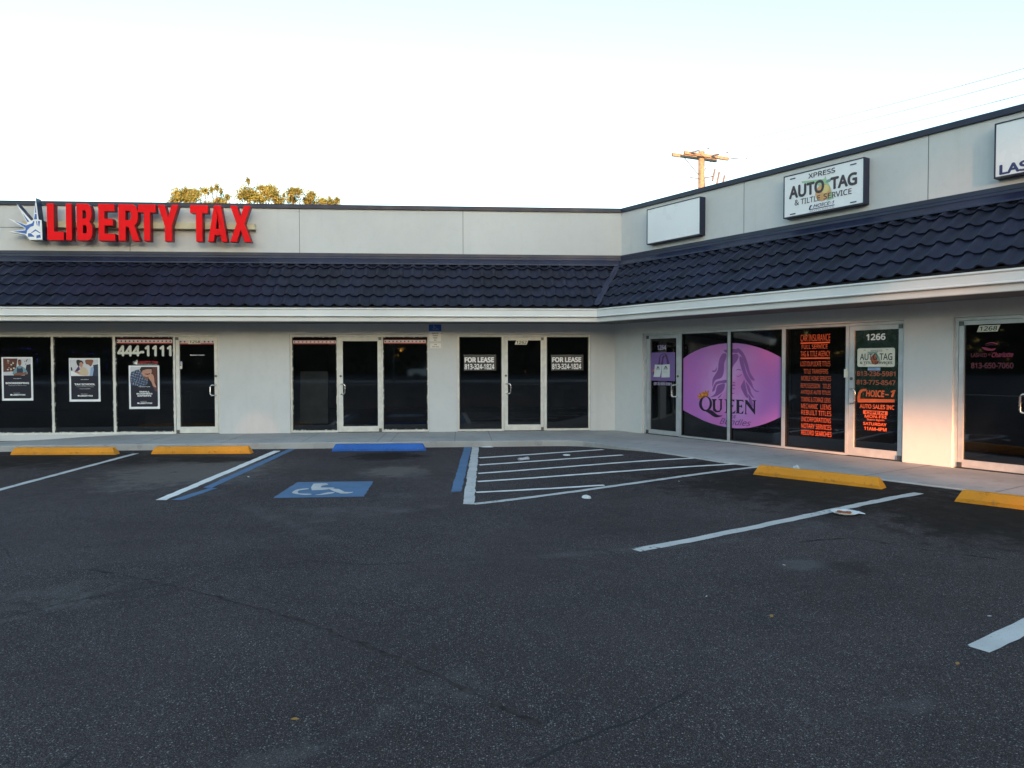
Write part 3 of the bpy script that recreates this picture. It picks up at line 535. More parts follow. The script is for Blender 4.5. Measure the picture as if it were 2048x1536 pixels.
# shell: back walls, floor, ceiling, roof
foot = [LW.pt(UL, -.18, 0), corner(-.18), RW.pt(UR, -.18, 0), RW.pt(UR, -9, 0), corner(-9), LW.pt(UL, -9, 0)]
def slab(z0, z1, name, mat):
    m = MB(); k = len(foot); lo = [p+Vector((0, 0, z0)) for p in foot]; hi = [p+Vector((0, 0, z1)) for p in foot]
    for ring, fl in ((lo, True), (hi, False)):
        for t in ((0, 1, 4, 5), (1, 2, 3, 4)): m.face([ring[i] for i in (t[::-1] if fl else t)])
    for i in range(k): m.face([lo[i], lo[(i+1) % k], hi[(i+1) % k], hi[i]])
    m.build(name, mat, B, fix='n')
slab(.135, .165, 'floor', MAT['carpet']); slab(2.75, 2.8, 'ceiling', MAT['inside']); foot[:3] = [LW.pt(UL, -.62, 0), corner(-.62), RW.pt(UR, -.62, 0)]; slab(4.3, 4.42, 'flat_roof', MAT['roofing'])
m = MB()
for i in (2, 3, 4, 5):
    a, b = foot[i], foot[(i+1) % 6]; d = (b-a).normalized(); e = Vector((d.y, -d.x, 0))*.2
    if e.dot((a+b)/2-Vector((-3, 3, 0))) < 0: e = -e
    m.hexa([p+Vector((0, 0, z)) for z in (-.1, 5.2) for p in (a, b, b+e, a+e)])
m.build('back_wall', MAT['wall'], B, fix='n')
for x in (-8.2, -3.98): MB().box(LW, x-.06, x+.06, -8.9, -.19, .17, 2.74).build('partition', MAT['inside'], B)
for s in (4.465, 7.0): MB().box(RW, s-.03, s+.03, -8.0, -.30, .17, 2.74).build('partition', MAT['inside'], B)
# parapet, cap, flashing
PO = -.414; PZ0, PZ1 = 3.9, 5.28
m = sweep([(PO, PZ0), (PO, PZ1), (PO-.2, PZ1), (PO-.2, PZ0)])
gw = .012
def vj(F, u): m.face([F.pt(u-gw/2, PO+.002, 4.2), F.pt(u+gw/2, PO+.002, 4.2), F.pt(u+gw/2, PO+.002, PZ1), F.pt(u-gw/2, PO+.002, PZ1)], 1)
for x in (-18.4, -14.78, -11.02, -7.254, -3.508): vj(LW, x)
for s in (3.28, 6.785, 10.3, 13.8): vj(RW, s)
m.face([LW.pt(-16, PO+.002, 4.765), LW.pt(-13.2, PO+.002, 4.765), LW.pt(-13.2, PO+.002, 4.777), LW.pt(-16, PO+.002, 4.777)], 1)
m.build('parapet', [MAT['parapet'], MAT['groove']], B, fix='n')
sweep_build([(PO+.035, 5.265), (PO+.042, 5.27), (PO+.042, 5.35), (PO+.03, 5.365), (PO-.23, 5.365), (PO-.23, 5.265)], 'parapet_cap', MAT['navy'])
sweep_build([(PO+.02, 4.258), (PO+.022, 4.19), (PO+.045, 4.175), (PO+.05, 4.135), (PO+.02, 4.13), (PO+.003, 4.13), (PO+.003, 4.262)], 'flashing', MAT['navy'])
sweep_build([(PO+.055, 4.128), (PO+.07, 4.125), (-.19, 4.01), (-.185, 3.985), (-.20, 3.985), (PO+.055, 4.10)], 'flashing', MAT['navy'])
# mansard roof of S-shaped tiles
E0 = Vector((1.10, 2.915)); E1 = Vector((-.27, 3.985)); SL = (E1-E0).length; sd = (E1-E0)/SL; sn = Vector((-sd.y, sd.x)) if sd.x > 0 else Vector((sd.y, -sd.x))
if sn.y < 0: sn = -sn
COURSE = SL/4.5; PER = .262
def wave(u):
    p = (u/PER) % 1.0
    return .043*math.sin(math.pi*p/.5)**.9 if 0 < p < .5 else -.008*math.sin(math.pi*(p-.5)/.5)
def tiles(F, u0, u1, sign):
    m = MB(); n = int((u1-u0)/PER*12); us = [u0+(u1-u0)*i/n for i in range(n+1)]
    for k in range(5):
        t0 = k*COURSE; t1 = min(SL, (k+1)*COURSE+.03); rows = []
        j = random.uniform(-.004, .004)
        for t, h in ((t0+.004, -.012), (t0, .030), (t0+.06, .027), (t0+(t1-t0)*.5, .015), (t1, -.004)):
            row = []
            for u in us:
                w = wave(u)+(h if h > -.01 else .002); p = E0+sd*t+sn*w; row.append(F.pt(u+j, p.x, p.y))
            rows.append(row)
        b = len(m.v); m.v += [p for r in rows for p in r]; c = n+1
        for r in range(4):
            for i in range(n): m.f.append((b+r*c+i, b+r*c+i+1, b+(r+1)*c+i+1, b+(r+1)*c+i)); m.m.append(0)
    o = m.build('tile_roof', MAT['tile'], B, fix=False, center=False, smooth=True)
    bm = bmesh.new(); bm.from_mesh(o.data); mn = Vector((S60, -C60, 0))
    bmesh.ops.bisect_plane(bm, geom=bm.verts[:]+bm.edges[:]+bm.faces[:], plane_co=mn*(sign*.055), plane_no=mn*(-sign), clear_outer=True)
    bm.to_mesh(o.data); bm.free(); o.data.set_sharp_from_angle(angle=math.radians(38)); return o
tiles(LW, UL, 1.2, -1); tiles(RW, -1.2, UR, 1)
m = MB()                                       # valley flashing over the tile ends
bd = Vector((-C60, -S60, 0)); mn = Vector((S60, -C60, 0))
def vp(t, w, lift): p = E0+sd*t+sn*lift; return bd*(p.x/S60)+mn*w+Vector((0, 0, p.y+abs(w)*.25))
ts = [0, SL*.33, SL*.34, SL*.66, SL*.67, SL-.02]
for a, b in zip(ts, ts[1:]):
    for w0, w1 in ((-.075, 0), (0, .075)):
        m.face([vp(a, w0, .055), vp(a, w1, .055), vp(b, w1, .055), vp(b, w0, .055)])
m.build('valley_flashing', MAT['navy'], B, fix='n')
sweep_build([(1.085, 2.86), (1.085, 2.925), (1.02, 2.94), (1.02, 2.86)], 'eave_board', MAT['dark'])  # closure board, near-black to paint the shaded gaps under the tile humps
m = sweep([(E0.x-.03, E0.y-.02), (E1.x, E1.y-.025)], closed=False); m.build('roof_underlay', MAT['dark'], B, fix='n')
# gutter, fascia, soffit
sweep_build([(1.03, 2.87), (1.11, 2.872), (1.118, 2.886), (1.130, 2.884), (1.132, 2.862), (1.120, 2.852), (1.108, 2.845), (1.104, 2.735), (1.114, 2.728), (1.115, 2.712), (1.10, 2.706), (1.03, 2.706)], 'gutter', MAT['gutter'])
sweep_build([(1.025, 2.80), (1.040, 2.695), (1.040, 2.612), (1.028, 2.604), (.99, 2.604), (.99, 2.80)], 'fascia', MAT['gutter'])
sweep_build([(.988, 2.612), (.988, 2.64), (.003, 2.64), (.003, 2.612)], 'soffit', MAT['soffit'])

# ---- storefronts
FO = -.05                                      # face of the frames, just inside the wall face
def frame_of(F, u0, u1, posts, mat, gask, zs=.20, door_spans=()):
    m = MB(); d = .10; o1 = FO; o0 = FO-d
    m.box(F, u0, u1, o0, o1, ZT-.05, ZT-.002)
    for a, b in posts: m.box(F, a, b, o0, o1+.002, .155, ZT-.05)
    cur = u0
    segs = []; ps = sorted(posts)
    for (a, b), (c, e) in zip(ps, ps[1:]):
        if not any(x0 <= (b+c)/2 <= x1 for x0, x1 in door_spans): m.box(F, b, c, o0, o1, .152, zs)
    ob = m.build('storefront_frame', mat, B)
    return ob
def window(F, u0, u1, z0, z1, gask):
    m = MB(); w = .017; o1 = FO-.004
    for a, b, c, e in ((u0, u1, z0, z0+w), (u0, u1, z1-w, z1), (u0, u0+w, z0+w, z1-w), (u1-w, u1, z0+w, z1-w)): m.box(F, a, b, o1-.03, o1, c, e)
    win = m.build('window', gask, B)
    MB().box(F, u0+w*.6, u1-w*.6, GO-.008, GO, z0+w*.6, z1-w*.6).build('pane', MAT['glass'], win)
    return win
GO = FO-.012-.027                              # outer face of the panes
def handle(F, u, z0, z1, side, par):
    m = MB(); o = FO+.01; m.tube([F.pt(u, o-.02, z1), F.pt(u+side*.02, o+.04, z1), F.pt(u+side*.07, o+.06, z1), F.pt(u+side*.095, o+.065, z1-.012), F.pt(u+side*.105, o+.066, z1-.04), F.pt(u+side*.105, o+.066, z0+.04), F.pt(u+side*.095, o+.065, z0+.012), F.pt(u+side*.07, o+.06, z0), F.pt(u+side*.02, o+.04, z0), F.pt(u, o-.02, z0)], .0145, 10)
    m.build('handle', MAT['chrome'], par, smooth=True)
def door(F, u0, u1, g0, g1, gz0, gz1, mat, hu, hz0, hz1, side, lz, label=None, bar=True):
    m = MB(); o1 = FO-.004; o0 = o1-.045; zb, zt = .165, ZT-.055
    m.box(F, u0+.006, g0, o0, o1, zb, zt); m.box(F, g1, u1-.006, o0, o1, zb, zt); m.box(F, g0, g1, o0, o1, gz1, zt); m.box(F, g0, g1, o0, o1, zb, gz0)
    d = m.build('door', mat, B)
    if label: d['label'] = label
    MB().box(F, g0+.001, g1-.001, GO-.008, GO, gz0, gz1).build('pane', MAT['glass'], d)
    handle(F, hu, hz0, hz1, side, d)
    m = MB(); m.tube([F.pt(hu, o1, lz), F.pt(hu, o1+.012, lz)], .026, 14); m.build('lock', MAT['steel'], d)
    if bar: MB().box(F, g0, g1, GO-.06, GO-.03, (hz0+hz1)/2+.085, (hz0+hz1)/2+.1).build('push_bar', MAT['alu'], d)
    hg = u1-.04 if side > 0 else u0+.04
    MB().box(F, hg-.03, hg+.03, o1, o1+.018, zt-.07, zt-.005).build('hinge', MAT['steel'], d); MB().box(F, hg-.03, hg+.03, o1, o1+.02, zb, zb+.07).build('hinge', MAT['steel'], d)
    MB().box(F, u0, u1, FO-.12, FO+.01, .151, .164).build('threshold', MAT['steel'], d)
    return d
# left wing: 1258
MB().box(LW, -13.95, -8.955, -.17, -.004, -.1, .150).build('sill_base', MAT['wall'], B)
frame_of(LW, -13.95, -8.955, [(-13.95, -13.89), (-12.583, -12.535), (-11.272, -11.218), (-9.97, -9.93), (-9.0, -8.955)], MAT['alu'], 1, door_spans=[(-9.93, -8.95)])
W58 = [window(LW, a, b, .20, 2.32, MAT['gasket']) for a, b in ((-13.89, -12.583), (-12.535, -11.272), (-11.218, -9.97))]
D58 = door(LW, -9.925, -9.0, -9.84, -9.08, .304, 2.235, MAT['alu'], -9.05, 1.01, 1.24, -1, 1.44, 'cream framed glass door with a starred white and red strip')
# 1260
frame_of(LW, -7.41, -4.305, [(-7.41, -7.365), (-6.377, -6.352), (-5.365, -5.336), (-4.331, -4.305)], MAT['alu'], 1, door_spans=[(-6.36, -5.34)])
W60 = [window(LW, a, b, .20, 2.32, MAT['gasket']) for a, b in ((-7.365, -6.377), (-5.336, -4.331))]
D60 = door(LW, -6.352, -5.365, -6.243, -5.46, .286, 2.224, MAT['alu'], -6.29, 1.02, 1.25, 1, 1.43, 'plain cream framed glass door without any writing')
# 1262
frame_of(LW, -3.65, -.575, [(-3.65, -3.606), (-2.633, -2.579), (-1.652, -1.589), (-.615, -.575)], MAT['alu'], 0, door_spans=[(-2.58, -1.65)])
W62 = [window(LW, a, b, .20, 2.325, MAT['rubber']) for a, b in ((-3.606, -2.633), (-1.589, -.615))]
D62 = door(LW, -2.579, -1.652, -2.491, -1.728, .294, 2.242, MAT['alu'], -2.535, 1.015, 1.245, 1, 1.43, 'cream framed glass door with the number 1262')
# right wing: 1264, windows, 1266
frame_of(RW, .895, 6.655, [(.895, .968), (1.939, 2.003), (3.2, 3.268), (4.428, 4.501), (5.664, 5.717), (6.62, 6.655)], MAT['alu_grey'], 0, .19, [(.96, 1.95), (5.71, 6.63)])
D64 = door(RW, .968, 1.939, 1.072, 1.849, .253, 2.24, MAT['alu_grey'], 1.90, 1.0, 1.25, -1, 1.43, 'grey framed glass door with a purple panel and the number 1264', bar=False)
W64 = [window(RW, a, b, .19, 2.32, MAT['rubber']) for a, b in ((2.003, 3.2), (3.268, 4.428), (4.501, 5.664))]
D66 = door(RW, 5.717, 6.62, 5.806, 6.545, .298, 2.241, MAT['alu_grey'], 5.765, 1.03, 1.27, 1, 1.44, 'grey framed glass door with orange lettering and the number 1266', bar=False)
MB().box(RW, 5.655, 5.705, FO+.003, FO+.035, 1.46, 1.60).build('door_bell', MAT['cream'], B)
frame_of(RW, 7.378, 9.65, [(7.378, 7.43), (8.42, 8.48), (9.59, 9.65)], MAT['alu_grey'], 0, .19, [(7.42, 8.43)])
D68 = door(RW, 7.43, 8.42, 7.503, 8.33, .275, 2.255, MAT['alu_grey'], 8.375, 1.01, 1.27, -1, 1.44, 'grey framed glass door with dim pink lettering and the number 1268')
window(RW, 8.48, 9.59, .19, 2.32, MAT['rubber'])

# ---- vinyl lettering on the glass
g1, g2, g3 = GO+.002, GO+.0035, GO+.005
def par(bx, k=.12): u0, u1, z0, z1 = bx; e = (z1-z0)*k*3; return [(u0, z0), (u1-e, z0), (u1, z1), (u0+e, z1)]
def starstrip(F, bx, n, pr, skip=None):
    m = MB(); m.rect(F, bx, g1, 0); m.rect(F, sub(bx, 0, 1, .24, .88), g2, 1)
    for i in range(n):
        if skip and skip[0] <= i < skip[1]: continue
        u = bx[0]+(bx[1]-bx[0])*(i+.45)/n; h = (bx[3]-bx[2])
        st = [(u+(h*.25 if k % 2 == 0 else h*.12)*math.sin(k*math.pi/5), bx[2]+h*.56+(h*.25 if k % 2 == 0 else h*.12)*math.cos(k*math.pi/5)) for k in range(10)]
        m.poly(F, [st], g3, 2)
    m.build('star_strip', [MAT['red'], MAT['pale_pink'], MAT['navy_ink']], pr)
d = DATA
starstrip(LW, d['S1'], 14, W58[2]); starstrip(LW, d['S2'], 9, D58, (2, 6)); starstrip(LW, d['S3'], 11, W60[0]); starstrip(LW, d['S4'], 11, W60[1])
MB().text(LW, '444-1111', d['N444'], g2, bold=.035).build('phone_number', MAT['phone'], W58[2])
m = MB(); m.text(LW, 'LIBERTY TAX', d['MINI'], g2, 0, .03); m.text(LW, 'YOU DO LIFE. WE DO TAXES.', d['TAGL'], g2, 1, .01)
bx = d['MCREST']
for p in ([(1, .1), (.85, .05), (.8, .5), (1, .55)], [(.55, .12), (.72, .5), (.6, .58)], [(.1, .28), (.6, .55), (.5, .66)], [(.0, .6), (.5, .66), (.5, .76)], [(.1, .92), (.5, .78), (.6, .9)], [(.55, .6), (.8, .5), (1, .5), (1, 1), (.7, 1), (.5, .8)]): m.poly(LW, [subp(bx, p)], g2, 1)
m.build('window_logo', [MAT['red'], MAT['white']], W58[2])
def number(F, t, bx, pr, o=g3): m = MB(); m.poly(F, [par(bx)], o+.001, 0); m.text(F, t, sub(bx, .14, .88, .16, .84), o+.0025, 1, .012, .12); m.build('number_plate', [MAT['cream'], MAT['black']], pr)
number(LW, '1258', d['N1258'], D58); number(LW, '1262', d['N1262'], D62); number(RW, '1268', d['D68']['num'], D68)
MB().text(LW, 'Business Hours:', d['BH'], g2, 0, .03).build('lettering', MAT['white'], D58)
m = MB(); bx = d['STK']; m.rect(LW, bx, g2, 0); m.rect(LW, sub(bx, .1, .85, .7, .92), g3, 1); m.rect(LW, sub(bx, .1, .8, .42, .6), g3, 2); m.rect(LW, sub(bx, .1, .7, .12, .3), g3, 3); m.build('sticker', [MAT['paper'], MAT['sky_print'], MAT['tan'], MAT['cream']], D58)
MB().rect(LW, (-9.50, -9.37, 1.66, 1.84), GO-.02).build('notice_paper', MAT['groove'], D58)
# purple oval graphic over two panes
q = d['QUEEN']; m = MB()
m.poly(RW, [q['oval']], g1, 0)
for pl in q['hair']: m.poly(RW, [smooth(pl, 3)], g2, 1)
for pl in q['face']: m.poly(RW, [smooth(pl, 3)], g2, 1)
m.poly(RW, [q['crown'][0]], g3, 2); m.poly(RW, q['q'], g3, 3); m.poly(RW, [smooth(q['tail'][0], 3)], g3+.0012, 3)
for pl in q['ueen']: m.poly(RW, [pl], g3, 3)
m.text(RW, 'OF', q['of'], g3, 4, -.012); m.text(RW, 'Bundles', q['bundles'], g3, 4, -.008, .45)
tag(m.build('window_graphic', [MAT['oval'], MAT['purple_mid'], MAT['crown'], MAT['ink_plum'], MAT['purple_dark']], B), 'purple oval window print with a long-haired woman and dark lettering')
for t in d['CARINS']:
    if not t[0]: MB().rect(RW, t[1:], g2).build('underline', MAT['orange'], W64[2])
    elif '   ' in t[0]:
        w1, w2 = t[0].split('   '); k = .65 if w2 == 'TITLES' else .57
        MB().text(RW, w1, sub(t[1:], 0, k, 0, 1), g2).build('lettering', MAT['orange'], W64[2]); MB().text(RW, w2, sub(t[1:], k+.09, 1, 0, 1), g2).build('lettering', MAT['orange'], W64[2])
    else: MB().text(RW, t[0], t[1:], g2, 0).build('lettering', MAT['orange'], W64[2])
# 1266
q = d['D66']; m = MB()
m.rect(RW, (5.807, 6.544, 1.10, 2.24), GO+.0012, 0); m.build('window_film', MAT['green_film'], D66)
MB().text(RW, '1266', q['1266'], g2, 0, .03).build('door_number', MAT['white'], D66)
m = MB(); bx = q['plate']; u0, u1, z0, z1 = bx; r = .03
rr = [(u+r*math.cos(a), z+r*math.sin(a)) for u, z, s in ((u1-r, z1-r, 0), (u0+r, z1-r, 1), (u0+r, z0+r, 2), (u1-r, z0+r, 3)) for a in [math.pi/2*(s+k/4) for k in range(5)]]
m.poly(RW, [rr], g2, 0); ou, oz = q['orange']; m.poly(RW, [ell(ou, oz-.02, .075, .085)], g3, 1); m.poly(RW, [q['green']], g3+.001, 2)
m.text(RW, 'XPRESS', q['xpress'], g3+.002, 3, .01); m.text(RW, 'AUTO TAG', q['autotag'], g3+.002, 4, .008); m.text(RW, '& TITLE SERVICES', q['title'], g3+.002, 4, .015)
for fx in (.2, .8):
    for fy in (.1, .9): m.rect(RW, sub(bx, fx-.03, fx+.03, fy-.015, fy+.015), g3, 3)
m.build('license_plate_decal', [MAT['cream'], MAT['dull_orange'], MAT['leaf_print'], MAT['grey_ink'], MAT['black']], D66)
m = MB(); m.rect(RW, q['sticker'], g2, 0); m.text(RW, 'No Soliciting', sub(q['sticker'], .08, .7, .3, .75), g3, 1, .02); m.build('sticker', [MAT['sky_print'], MAT['navy_ink']], D66)
MB().text(RW, '813-236-5981', q['p1'], g2, 0, .02).build('phone_number', MAT['dull_orange'], D66); MB().text(RW, '813-775-8547', q['p2'], g2, 0, .02).build('phone_number', MAT['dull_orange'], D66)
m = MB(); m.poly(RW, [q['c']], g2); m.text(RW, 'HOICE', q['hoice'], g2, 0, .03, .12); m.build('lettering', MAT['orange'], D66); MB().rect(RW, q['dash'], g2).build('lettering', MAT['orange'], D66); m = MB(); m.text(RW, '1', q['one'], g2, 0, .03, .25); m.build('lettering', MAT['orange'], D66); MB().text(RW, 'AUTO SALES INC', q['sales'], g2, 0, .025).build('lettering', MAT['orange'], D66); m = MB()
m.rect(RW, q['openbox'], g2, 0); m.text(RW, 'OPEN', q['open'], g3, 1, .02)
m.build('opening_panel', [MAT['orange'], MAT['black']], D66)
for k, t in (('mon', 'MON-FRI'), ('hrs', '9am-6pm'), ('sat', 'SATURDAY'), ('h2', '11AM-4PM')): MB().text(RW, t, q[k], g2, 0, .02).build('lettering', MAT['orange'], D66)
# 1264
q = d['D64']; m = MB(); m.rect(RW, q['panel'], g1, 0)
for pl in q['hair']: m.poly(RW, [smooth(pl, 3)], g2, 1)
m.poly(RW, [q['crown'][0]], g2, 2); m.build('window_graphic', [MAT['purple'], MAT['purple_dark'], MAT['crown']], D64)
MB().text(RW, '1264', q['1264'], g2, 0, .025).build('door_number', MAT['lilac'], D64); MB().text(RW, '(813) 605-9381', q['phone'], g2, 0, .025).build('phone_number', MAT['lilac'], D64)
# 1268
q = d['D68']; m = MB(); m.poly(RW, [smooth(q['low'], 3)], g2, 0); m.poly(RW, [smooth(q['up'], 3)], g2, 0); m.poly(RW, [smooth(q['up2'], 3)], g2, 1); m.build('window_logo', [MAT['pink'], MAT['pink_dim']], D68); m = MB(); m.text(RW, 'LASHED', q['lashed'], g2, 1, .02); m.build('lettering', [MAT['pink'], MAT['pink_dim']], D68); MB().text(RW, 'by', q['by'], g2, 0, .01, .3).build('lettering', MAT['pink'], D68); MB().text(RW, 'Charlotte', q['char'], g2, 0, .02, .4).build('lettering', MAT['pink'], D68); MB().text(RW, '813-650-7060', q['phone'], g2, 0, .03).build('phone_number', MAT['pink_dim'], D68)

# ------------------------------------------------------------------ signs on the parapets
LET = {'L': [[(0, 0), (1, 0), (1, .24), (.42, .24), (.42, 1), (0, 1)]], 'I': [[(0, 0), (1, 0), (1, 1), (0, 1)]],
 'B': [[(0, 0), (.72, 0), (.9, .05), (1, .17), (1, .37), (.94, .46), (.82, .52), (.91, .57), (.96, .66), (.96, .83), (.88, .94), (.7, 1), (0, 1)], [(.4, .2), (.58, .2), (.62, .24), (.62, .37), (.57, .41), (.4, .41)], [(.4, .6), (.55, .6), (.6, .65), (.6, .77), (.55, .81), (.4, .81)]],
 'E': [[(0, 0), (1, 0), (1, .2), (.38, .2), (.38, .41), (.88, .41), (.88, .6), (.38, .6), (.38, .8), (.98, .8), (.98, 1), (0, 1)]],
 'R': [[(0, 0), (.34, 0), (.34, .38), (.46, .38), (.66, 0), (1, 0), (.76, .42), (.88, .5), (.93, .62), (.93, .8), (.86, .92), (.7, 1), (0, 1)], [(.34, .57), (.52, .57), (.58, .62), (.58, .76), (.52, .81), (.34, .81)]],
 'T': [[(.32, 0), (.68, 0), (.68, .78), (1, .78), (1, 1), (0, 1), (0, .78), (.32, .78)]],
 'Y': [[(.33, 0), (.67, 0), (.67, .42), (1, 1), (.66, 1), (.5, .66), (.34, 1), (0, 1), (.33, .42)]],
 'A': [[(0, 0), (.3, 0), (.36, .18), (.64, .18), (.7, 0), (1, 0), (.68, 1), (.32, 1)], [(.42, .36), (.58, .36), (.5, .70)]],
 'X': [[(0, 0), (.33, 0), (.5, .32), (.67, 0), (1, 0), (.69, .5), (.98, 1), (.66, 1), (.5, .7), (.34, 1), (.02, 1), (.31, .5)]]}
FACE = PO+.35
T = thing('channel_letter_sign', 'big red raised letters with a blue and white crowned face on a cream bar', 'sign', (-10.6, .1, 4.43))
for ch, a, b in (('L', -12.625, -12.27), ('I', -12.225, -12.10), ('B', -12.001, -11.665), ('E', -11.541, -11.18), ('R', -11.112, -10.655), ('T', -10.692, -10.305), ('Y', -10.271, -9.81), ('T', -9.571, -9.175), ('A', -9.19, -8.76), ('X', -8.71, -8.235)):
    m = MB(); m.poly(LW, [[(a+(b-a)*x, 4.435+.815*y) for x, y in r] for r in LET[ch]], FACE, 0, .17, 1)
    o = m.build('letter', [MAT['letter_red'], MAT['letter_side']], T, fix='n')
    bv = o.modifiers.new('edge', 'BEVEL'); bv.width = .014; bv.segments = 2; bv.limit_method = 'ANGLE'; bv.angle_limit = math.radians(40)
MB().box(LW, -13.25, -8.22, PO+.003, PO+.165, 4.755, 4.885).build('raceway', MAT['raceway'], T)
q = DATA['CREST']; m = MB(); m.poly(LW, [q['o']], FACE, 0, .2, 1)
for pl in q['b']: m.poly(LW, [pl], FACE+.003, 2)
m.build('crest', [MAT['sign_face'], MAT['crest_side'], MAT['crest_blue']], T, fix='n')
m = MB(); m.rect(LW, (-12.93, -12.80, 4.55, 4.85), PO+.16, 0, .155); m.build('bracket', MAT['raceway'], T)

SO = PO+.16
def cabinet(label, bx):
    u0, u1, z0, z1 = bx; c = RW.pt((u0+u1)/2, PO, z0)
    t = thing('box_sign', label, 'sign', c)
    m = MB(); w = .02
    for a, b, e, f in ((u0, u1, z0, z0+w), (u0, u1, z1-w, z1), (u0, u0+w, z0+w, z1-w), (u1-w, u1, z0+w, z1-w)): m.box(RW, a, b, PO+.003, SO, e, f)
    m.build('cabinet', MAT['navy'], t)
    MB().box(RW, u0+w, u1-w, PO+.02, SO-.006, z0+w, z1-w).build('sign_face', MAT['sign_face'], t)
    return t
bl = cabinet('blank white box sign nearest the inner corner', DATA['BLANK'])
xp = cabinet('white box sign with AUTO TAG lettering and an orange fruit', DATA['XP']['rect'])
u, z = DATA['LASH']['l'][0], DATA['LASH']
la = cabinet('white box sign with LASH in navy letters, cut by the right edge', (u, u+2.4, z['zb'][1], z['zt'][1]))
MB().text(RW, 'LASHES', (7.85, 8.63, 4.39, 4.535), SO-.003, 0, .03).build('lettering', MAT['navy_ink'], la)
q = DATA['XP']; o1 = SO-.004; m = MB()
m.poly(RW, [q['green']], o1, 3); (ou, zt), (_, zb), (ul, _), (ur, _) = q['orange']; m.poly(RW, [ell(ou, (zt+zb)/2-.01, (ur-ul)/2, (zt-zb)/2, 32)], o1+.0012, 4)
m.poly(RW, [ell(ou+.04, (zt+zb)/2+.045, (ur-ul)/4, (zt-zb)/4, 24)], o1+.0018, 5); m.poly(RW, [smooth(q['leaf'], 3)], o1+.0024, 6)
INK = [MAT['sign_ink'], MAT['navy_ink'], MAT['grey_ink'], MAT['pale_green'], MAT['orange_print'], MAT['yellow_print'], MAT['leaf_print']]
m.build('fruit_emblem', INK, xp)
for k, t, b in (('xpress', 'XPRESS', .012), ('auto', 'AUTO', .03), ('tag', 'TAG', .03), ('tiltle', '& TILTLE', .005), ('service', 'SERVICE', .008)): MB().text(RW, t, q[k], o1+.0036, 0, b).build('lettering', MAT['sign_ink'], xp)
m = MB()
m.text(RW, 'HOICE-1', (q['choice'][0]+.02, q['choice'][1], q['choice'][2]+.005, q['choice'][3]), o1+.0036, 1, .012, .3); m.build('lettering', INK, xp); m = MB(); m.poly(RW, [q['c']], o1+.004, 1); m.build('lettering', INK, xp); MB().text(RW, 'AUTO SALES', q['sales'], o1+.0036).build('lettering', MAT['grey_ink'], xp)
for bx in q['dashes']: MB().rect(RW, bx, o1+.0036).build('bolt_slot', MAT['navy_ink'], xp)

# ------------------------------------------------------------------ posters and paper signs on the glass
def poster(bx, label, art, lines, logo=True):
    u0, u1, z0, z1 = bx; t = thing('poster', label, 'poster', LW.pt((u0+u1)/2, GO, z0), 'navy and white posters in the shop windows')
    MB().rect(LW, bx, GO+.0035, 0, .002).build('border', MAT['white'], t)
    o = GO+.0045; mats = []; m = MB()
    def A(mat, pts, k=1, sm=False):
        if MAT[mat] not in mats: mats.append(MAT[mat])
        m.poly(LW, [subp(bx, smooth(pts, 3) if sm else pts)], o+.0006*k, mats.index(MAT[mat]))
    A('poster_navy', [(.06, .03), (.94, .03), (.94, .93), (.90, .95), (.06, .95)], 0)
    art(A); m.build('print', mats, t)
    for s, x0, x1, y0, y1, b in lines: MB().text(LW, s, sub(bx, x0, x1, 1-y1, 1-y0), o+.006, 0, b).build('lettering', MAT['white'], t)
    if logo:
        m = MB()
        m.text(LW, 'Powered by', sub(bx, .38, .58, .165, .182), o+.006, 0, .01); m.text(LW, 'LIBERTYTAX', sub(bx, .34, .76, .115, .15), o+.006, 0, .035, .15)
        m.poly(LW, [subp(bx, ell(.30, .866, .035, .018, 10))], o+.006)
        m.build('logo', MAT['white'], t)
    return t
def art1(A):
    A('pale_room', [(.06, .03), (.94, .03), (.94, .42), (.06, .42)]); A('wood_red', [(.06, .03), (.52, .03), (.46, .35), (.06, .34)], 2); A('poster_navy', [(.80, .18), (.94, .16), (.94, .42), (.74, .42)], 2)
    for i in range(16): x = .09+random.random()*.33; y = .05+random.random()*.26; A(random.choice(['cream', 'tan', 'hair', 'pale_room']), [(x, y), (x+.05, y+.005), (x+.045, y+.03), (x-.005, y+.026)], 3)
    for i in range(9): x = .70+random.random()*.2; y = .05+random.random()*.2; A(random.choice(['groove', 'hair', 'paper']), [(x, y), (x+.03, y), (x+.03, y+.02), (x, y+.02)], 3)
    A('pale_room', [(.06, .34), (.40, .33), (.40, .41), (.06, .41)], 3)
    A('shirt_teal', [(.40, .30), (.50, .22), (.58, .20), (.68, .22), (.78, .28), (.82, .40), (.38, .40)], 4, True); A('skin_a', [(.53, .11), (.55, .07), (.60, .06), (.64, .09), (.64, .16), (.60, .20), (.55, .18)], 5, True); A('hair', [(.53, .10), (.55, .06), (.61, .055), (.65, .09), (.60, .08)], 6)
    A('apron', [(.51, .23), (.54, .26), (.63, .26), (.67, .22), (.69, .30), (.68, .40), (.50, .40), (.49, .30)], 6); A('skin_a', [(.38, .39), (.50, .36), (.70, .36), (.80, .34), (.82, .40), (.60, .42), (.40, .42)], 7)
